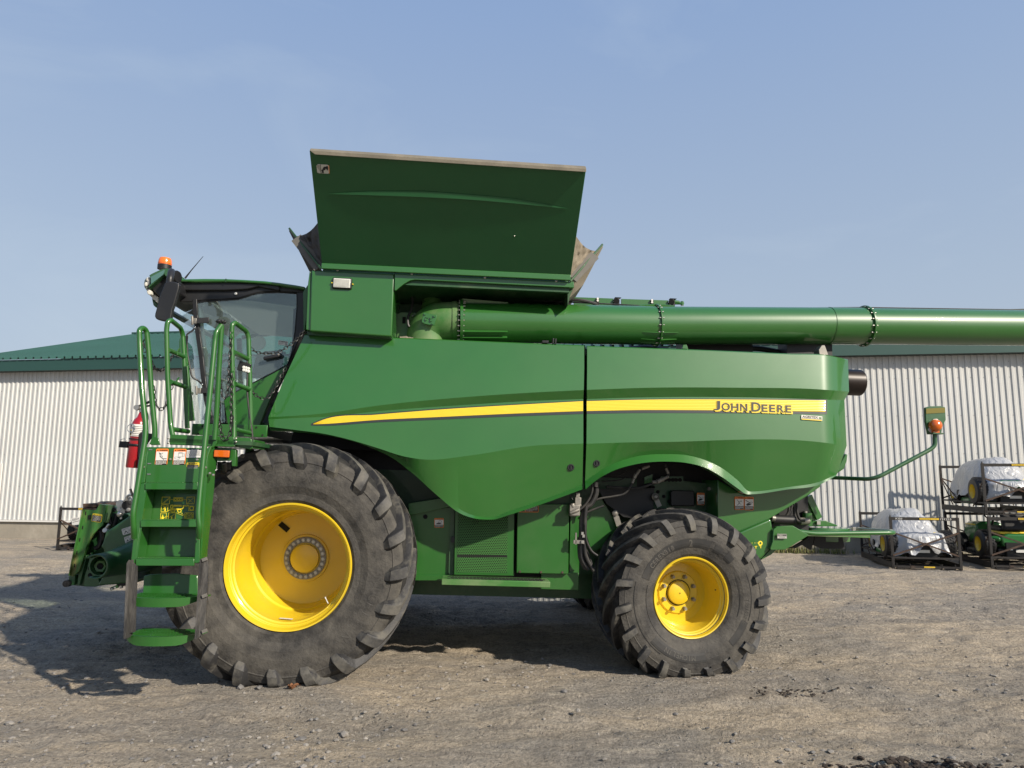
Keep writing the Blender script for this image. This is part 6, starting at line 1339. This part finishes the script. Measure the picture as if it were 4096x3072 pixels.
mb = MB(); mb.prism(MP([(90,1310),(190,1290),(170,1440),(90,1440)], .98), IN*.1); mb.prism(MP([(240,1240),(300,1100),(330,1000),(360,1000),(250,1450),(215,1440)], .96), IN*.05); mb.prism(MP([(330,1300),(420,960),(560,1440),(480,1465),(310,1460)], .94), IN*.05); obj('lower_frame', mb, 'green_cast', fh, bevel=.004)
mb = MB(); mb.lathe([(-.05,0),(-.05,.012),(-.04,.013),(-.04,.030),(.02,.032)], P('M',85,1410,.98), 20); obj('roller', mb, 'black', fh)
mb = MB()
for x, y in ((405,1190),(405,1290)): mb.cyl(P('M',x,y,.935), P('M',x,y,.93), .018, 12)
obj('frame_hole', mb, 'void', fh)
mb = MB(); mb.prism(MP([(700,1480),(800,1435),(815,1480),(708,1520)], .8), IN*.02); mb.prism(MP([(790,1420),(930,1400),(925,1450),(820,1470)], .82), IN*.1, 1); mb.lathe([(-.02,0),(-.02,.012),(0,.014)], P('M',870,1465,.79), 8, 2); obj('lift_bracket', mb, ['green_dark','black','steel'], fh)
mb = MB()
for x, y in ((728,1498),(770,1478)): mb.box(P('M',x,y,.795), (.014,.004,.014))
obj('bracket_slot', mb, 'white', fh)
mb = MB(); mb.prism(MP([(860,250),(1000,205),(1030,230),(1030,350),(880,388),(850,340)], .90), IN*.12); mb.cyl(P('M',835,245,.88), P('M',880,245,.92), .035, 14); mb.cyl(P('M',825,320,.88), P('M',880,320,.92), .022, 12)
for x, y, r in ((895,268,.025),(900,340,.028),(970,328,.018)): mb.cyl(P('M',x,y,.90), P('M',x,y,.87), r, 16)
mb.tube(rounded([P('M',905,235,.95), P('M',960,115,.95), P('M',1040,110,.9)], .03), .012, 8); mb.tube(rounded([P('M',960,190,.95), P('M',985,150,.95), P('M',1050,185,.9)], .03), .010, 8); mb.beam(P('M',865,425,.88), P('M',862,470,.88), .02, .01, up=(0,1,0))
mb.cyl(P('M',690,540,.86), P('M',640,610,.86), .013, 10); mb.cyl(P('M',620,630,.84), P('M',655,640,.88), .022, 12); mb.sphere(P('M',850,395,.88), .03, 10, 8)
cp2 = obj('coupler_block', mb, 'steel', fh, bevel=.003)
mb = MB()
for x, y, r in ((950,262,.042),(998,222,.014),(945,358,.014)): mb.cyl(P('M',x,y,.89), P('M',x,y,.868), r, 20)
obj('coupler_port', mb, 'black', cp2)
mb = MB()
for pts, r in (([(780,300),(720,350),(700,420),(720,540)],.016), ([(800,380),(790,470),(760,560)],.02), ([(600,300),(680,340),(780,330)],.02), ([(700,450),(690,550),(700,600)],.014), ([(500,640),(560,650),(570,760),(540,860),(480,900)],.022)): mb.tube(smooth_path([P('M',x,y,1.0) for x, y in pts]), r, 10)
mb.tube(smooth_path([P('M',1045,150,.7),P('M',1020,70,.7),P('M',1000,20,.7)]), .010, 8)
obj('coupler_hose', mb, 'black', fh)
caution(P('M',447,380,.917), P('M',592,400,.917), P('M',422,497,.917), fh, 5)
for a, b, c_ in (((868,615),(1047,557),(893,707)), ((905,735),(1035,692),(935,835))):
    dc = Decal(P('M',*a,.79), P('M',*b,.79), P('M',*c_,.79), (0,-1,0)); dc.slab(.006,0); dc.line(.52,.05,.52,.95,.002,1,1); dc.fine(.08,.1,.45,.3,2,1,1,4); dc.lines([(.15,.9),(.3,.45),(.45,.9)],.005,1); dc.lines([(.6,.7),(.65,.4),(.9,.3),(.92,.55),(.6,.7)],.003,1); dc.lines([(.2,.7),(.36,.6)],.003,1)
    obj('service_label', dc.mb, ['offwhite','ink'], fh, smooth=0)
# ================================================================ shipping crates with lawn mowers along the wall
CWd, CDp, CHt = 1.11, 2.08, .93
def crate_geo(skew=0):
    fr = MB(); post = MB(); brace = MB()
    W_, Dp, H_ = CWd, CDp, CHt
    for x in (0, W_):
        fr.beam((x,0,.06),(x,Dp,.06),.05,.10,up=(0,0,1)); fr.beam((x,0,.20),(x,Dp,.20),.025,.025)
    for y in (0, Dp):
        fr.beam((0,y,.045),(W_,y,.045),.05,.035,up=(0,0,1)); fr.beam((0,y,.20),(W_,y,.20),.03,.03); fr.beam((0,y,.0),(W_,y,.0),.03,.015,up=(0,0,1))
        fr.beam((0,y,H_-.03),(W_,y,H_-.03),.035,.055,up=(0,0,1))
        for x in (.06, W_-.32): fr.bb((x,y-.03,-.005),(x+.22,y+.03,.008))
        for x in (.05, .27, W_-.32, W_-.10): fr.bb((x,y-.025,0),(x+.012,y+.025,.10))
    for y in (.5, 1.1, 1.6): fr.beam((0,y,.03),(W_,y,.03),.06,.03,up=(0,0,1))
    for x in (0, W_):
        for y in (0, Dp):
            post.beam((x,y,0),(x,y,H_),.042,.042,up=(0,1,0)); post.tube([(x,y,H_),(x,y,H_+.04)], [.018,.006], 8)
    for y in (-.005, Dp+.005):
        brace.beam((0,y,.66),(W_,y,.24),.026,.030,up=(0,1,0)); brace.beam((0,y-.012,.24),(W_,y-.012,.66),.026,.030,up=(0,1,0))
    for x in (0, W_):
        brace.beam((x,.02,.62),(x,.55,.12),.016,.016); brace.beam((x,Dp-.02,.62),(x,Dp-.55,.12),.016,.016); brace.beam((x,Dp,.66),(x,Dp*.6,.22),.02,.02)
    return fr, post, brace
def make_crate(mat_, label, marks=True):
    r = empty('steel_crate', mat_, label, 'crate', 'steel mower crates along the warehouse wall'); fr, post, brace = crate_geo()
    obj('base_frame', fr, 'crate_black', r, smooth=0); obj('corner_post', post, 'crate_black', r, smooth=0); obj('brace', brace, 'rust', r, smooth=0)
    dc = Decal((.48,-.026,CHt-.012),(.80,-.026,CHt-.012),(.48,-.026,CHt-.045),(0,-1,0)); dc.slab(.002,0); dc.fine(.05,.2,.95,.8,2,1,1,3,.3); obj('yellow_label', dc.mb, ['reflector_y','ink'], r, smooth=0)
    dc = Decal((.50,-.03,.058),(.68,-.03,.058),(.50,-.03,.036),(0,-1,0)); dc.slab(.002,0); obj('yellow_label', dc.mb, ['reflector_y'], r, smooth=0)
    return r
mat('reflector_y', (.62,.42,.03), .5, dust=.3, dscale=30); mat('chalk', (.6,.6,.58), .8)
def mower(mat_, label, hood='mower_green', covered=False):
    r = empty('riding_mower', mat_, label, 'lawn mower', 'riding mowers in the crates')
    # local: x across 0..1.0, y 0 (rear) .. 1.95 (nose)
    mb = MB()
    mb.prism([(.22,1.25,.30),(.78,1.25,.30),(.76,1.25,.66),(.66,1.25,.74),(.34,1.25,.74),(.24,1.25,.66)], (0,.60,-.02)); obj('hood', mb, hood, r, bevel=.05, seg=4)
    mb = MB(); mb.prism([(.22,.05,.34),(.78,.05,.34),(.82,.05,.50),(.70,.05,.58),(.30,.05,.58),(.18,.05,.50)], (0,.85,.0)); obj('fender', mb, hood, r, bevel=.04, seg=4)
    mb = MB(); mb.prism([(.18,.02,.42),(.0,.12,.44),(.0,.62,.44),(.18,.75,.44)], (0,0,.10)); mb.prism([(.82,.02,.42),(1.0,.12,.44),(1.0,.62,.44),(.82,.75,.44)], (0,0,.10)); covered or obj('wheel_guard', mb, hood, r, bevel=.04, seg=4)
    if not covered: mb = MB(); mb.box((.5,.48,.64),(.46,.46,.12)); mb.box((.5,.22,.78),(.44,.10,.34),Matrix.Rotation(-.2,3,'X')); obj('seat', mb, 'black', r, bevel=.05, seg=4)
    mb = MB(); mb.box((.5,.45,.585),(.56,.60,.045)); mb.box((.5,1.55,.665),(.52,.50,.03)); obj('yellow_trim', mb, 'stripe', r, bevel=.02)
    if not covered: mb = MB(); mb.tube([Vector((.5+.16*math.cos(a), 1.05+.12*math.sin(a), .86+.08*math.sin(a))) for a in [2*math.pi*k/18 for k in range(19)]], .014, 8); mb.cyl((.5,1.2,.6),(.5,1.05,.86),.02,10); obj('steering_wheel', mb, 'black', r)
    mb = MB(); mb.bb((.15,.1,.18),(.85,1.8,.30)); mb.bb((.25,.02,.15),(.75,.2,.42)); obj('chassis', mb, 'black', r, bevel=.01)
    mb = MB(); mb.prism([(-.02,.72,.12),(.30,.62,.12),(.75,.62,.12),(1.0,.80,.12),(1.0,1.2,.12),(.7,1.35,.12),(.2,1.35,.12),(-.02,1.1,.12)], (0,0,.12)); obj('mower_deck', mb, 'black' if not covered else 'mower_green', r, bevel=.03, seg=3)
    qx_ = Matrix.Rotation(rad(90), 3, 'Z')
    for (x, y, R_, w_, rr_) in ((.02,.32,.26,.24,.135),(.98,.32,.26,.24,.135),(.10,1.62,.19,.16,.095),(.90,1.62,.19,.16,.095)):
        s = 1 if x > .5 else -1
        mb = MB(); mb.lathe([(-w_/2,rr_),(-w_/2,rr_+.03),(-w_*.45,R_-.03),(-w_*.30,R_),(w_*.30,R_),(w_*.45,R_-.03),(w_/2,rr_+.03),(w_/2,rr_)], (x,y,R_+.11), 32, 0, rot=qx_)
        for k in range(28):
            for j in (-.22,-.07,.08,.23):
                a = 2*math.pi*(k+(.5 if j in (-.07,.23) else 0))/28; mb.box((x+j*w_*1.15, y+R_*math.cos(a), R_+.11+R_*math.sin(a)), (w_*.12,.03,.02), Matrix.Rotation(a-math.pi/2,3,'X'))
        wl_ = obj('wheel', mb, 'black', r)
        mb = MB(); mb.lathe([(-w_/2-.002,rr_*1.08),(-w_*.42,rr_*.95),(-w_*.1,rr_*.85),(-w_*.08,0)], (x,y,R_+.11), 28, 0, rot=Matrix.Rotation(rad(-90 if s < 0 else 90),3,'Z')); obj('rim', mb, 'yellow', wl_)
    mb = MB()
    for x, y in ((-.02,1.15),(.25,1.38)): mb.lathe([(-.03,0),(-.03,.06),(.03,.06),(.03,0)], (x,y,.33), 16, 0, rot=qx_); mb.beam((x,y,.33),(x,y-.05,.15),.02,.02)
    obj('gauge_wheel', mb, 'black', r)
    mb = MB(); mb.box((.5,.0,.27),(.20,.01,.05)); mb.box((.32,-.0,.30),(.05,.02,.03)); obj('rear_plate', mb, 'chalk', r, smooth=0)
    return r
def cover(mat_, label, name, mt, seed, lo=.30, W_=1.0, bulge=1.0, thick=0, y0=.0, y1=1.9):
    rg = random.Random(seed); mb = MB(); n = 64; m_ = 26; rows = []
    def top(u, v):                               # height of what is underneath
        dome = .97*math.exp(-((u-.42)/.62)**4)*math.exp(-((v-.95)/.95)**4); hump = .10*math.exp(-((u-.5)**2/.06+(v-.45)**2/.05))-.09*math.exp(-((u-.6)**2/.05+(v-.85)**2/.03))
        return max(dome+hump, .60)
    cx, cy = W_/2, (y0+y1)/2
    for i in range(m_+1):
        t = i/m_; row = []
        for k in range(n):
            a = 2*math.pi*k/n; sq = (abs(math.cos(a))**3.2+abs(math.sin(a))**3.2)**(-1/3.2); ru = sq*(W_/2+.03)*bulge; rv = sq*((y1-y0)/2)
            if t < .6: f = t/.6; x = cx+math.cos(a)*ru*f*.98; y = cy+math.sin(a)*rv*f*.96; z = top(x/W_, y)*(1-.12*f**6)
            else:
                f = (t-.6)/.4; x = cx+math.cos(a)*ru*(.98+.07*f); y = cy+math.sin(a)*rv*(.96+.07*f); z1 = top(cx/W_+math.cos(a)*ru*.98/W_, cy+math.sin(a)*rv*.96)*.88
                edge = lo+.10*math.sin(a*5+seed)+.06*math.sin(a*11+seed*2); z = z1*(1-f)+edge*f
                fold = noise.noise(Vector((a*4.5+seed, f*1.2, seed)))*.10*(.3+f); x += math.cos(a)*fold; y += math.sin(a)*fold
            q = noise.noise(Vector((x*3+seed, y*3, z*2)))*.06+noise.noise(Vector((x*9+seed, y*8, z*4)))*.022
            row.append(Vector((x+q, y+q, z+q)))
        rows.append(row)
    mb.grid(rows, 0, True); o = obj(name, mb, mt, label=label, cat='plastic cover', smooth=70); o.matrix_world = mat_; o['group'] = 'plastic covers over the mowers'; return o
def crate_at(c, x, y, z0=0, yaw=-12): p = WORLD.PZ(c, x, y, 0); return Matrix.Translation((p.x, p.y, z0+hz(p.x,p.y)+.01)) @ Matrix.Rotation(rad(yaw), 4, 'Z')
T_ = Matrix.Translation
C1 = crate_at('O', 555, 1518); c1 = make_crate(C1, 'low steel crate standing alone in front of the wall, nearest the harvester tail')
dc = Decal((.07,-.03,CHt-.008),(.19,-.03,CHt-.008),(.07,-.03,CHt-.05),(0,-1,0)); dc.text('X350',0,.1,1,.9,0,0,0); obj('chalk_mark', dc.mb, ['chalk'], c1, smooth=0)
dc = Decal((.82,-.03,CHt-.008),(1.0,-.03,CHt-.008),(.82,-.03,CHt-.05),(0,-1,0)); dc.text('191253',0,.1,1,.9,0,0,0); obj('chalk_mark', dc.mb, ['chalk'], c1, smooth=0)
mower(C1 @ T_((.06,.12,.04)), 'mower hidden under grey plastic in the low single crate', covered=True)
cv = cover(C1 @ T_((.06,.10,.06)), 'wrinkled pale grey plastic cover over the mower in the low single crate', 'plastic_cover', 'film', 3, .26, y0=-.06)
C2 = crate_at('O', 1812, 1518); make_crate(C2, 'lower steel crate of the stack at the right edge, holding the uncovered mower')
mower(C2 @ T_((.06,.12,.04)), 'bare green mower with black seat in the lower crate at the right edge')
C3 = C2 @ T_((-.02,.02,CHt+.05)); make_crate(C3, 'upper steel crate of the stack at the right edge, holding the silver covered mower')
mower(C3 @ T_((.06,.12,.04)), 'mower under silver plastic in the upper crate at the right edge', covered=True)
cover(C3 @ T_((.06,.10,.06)), 'shiny silver plastic cover draped over the mower in the upper crate', 'plastic_cover', 'film', 9, .30, y0=-.06)
C4 = crate_at('J', 362, 1502); make_crate(C4, 'rusty steel crate at the left, half hidden behind the feeder house')
mower(C4 @ T_((.10,.12,.04)), 'mower wrapped in black plastic in the crate at the left', covered=True)
cover(C4 @ T_((.10,.10,.06)), 'black plastic cover with a white paper label over the mower at the left', 'plastic_cover', 'tarp', 14, .36)
p = WORLD; lab = P  # paper label on the black cover
fm = Frame(C4); dc = Decal(fm.P('J',450,1300,.06), fm.P('J',505,1293,.06), fm.P('J',456,1345,.06), (0,-1,0)); dc.slab(.01,0); dc.fine(.1,.1,.9,.4,3,1,1,3); dc.line(.1,.6,.9,.5,.01,1,1)
o = obj('paper_label', dc.mb, ['white','ink'], label='white paper label stuck on the black plastic cover', cat='label', smooth=0); o.matrix_world = C4
# steel plate leaning flat beside the left crate

for nm in ('corner_post','flange_bolt','bolt_ring_x','rubber_strap','strap_clip','ladder_bolt','brace','rail_bolt','bracket_hole','platform_bolt','hub_bolt','toolbox_bolt','plate_bolt','support_bolt','gauge_wheel','chain_hook','guard_bracket_x','well_hole','frame_hole','bracket_slot','lamp_screw','inside_mirror','gauge_wheel','linkage','door_hinge','coupler_hose','hose_clamp','well_bracket','deck_hinge','guard_bracket','chain_hook','deck_latch','panel_hinge','auger_rib','lower_frame'):
    for o in [o for o in bpy.data.objects if o.name.split('.')[0] == nm]: split(o)
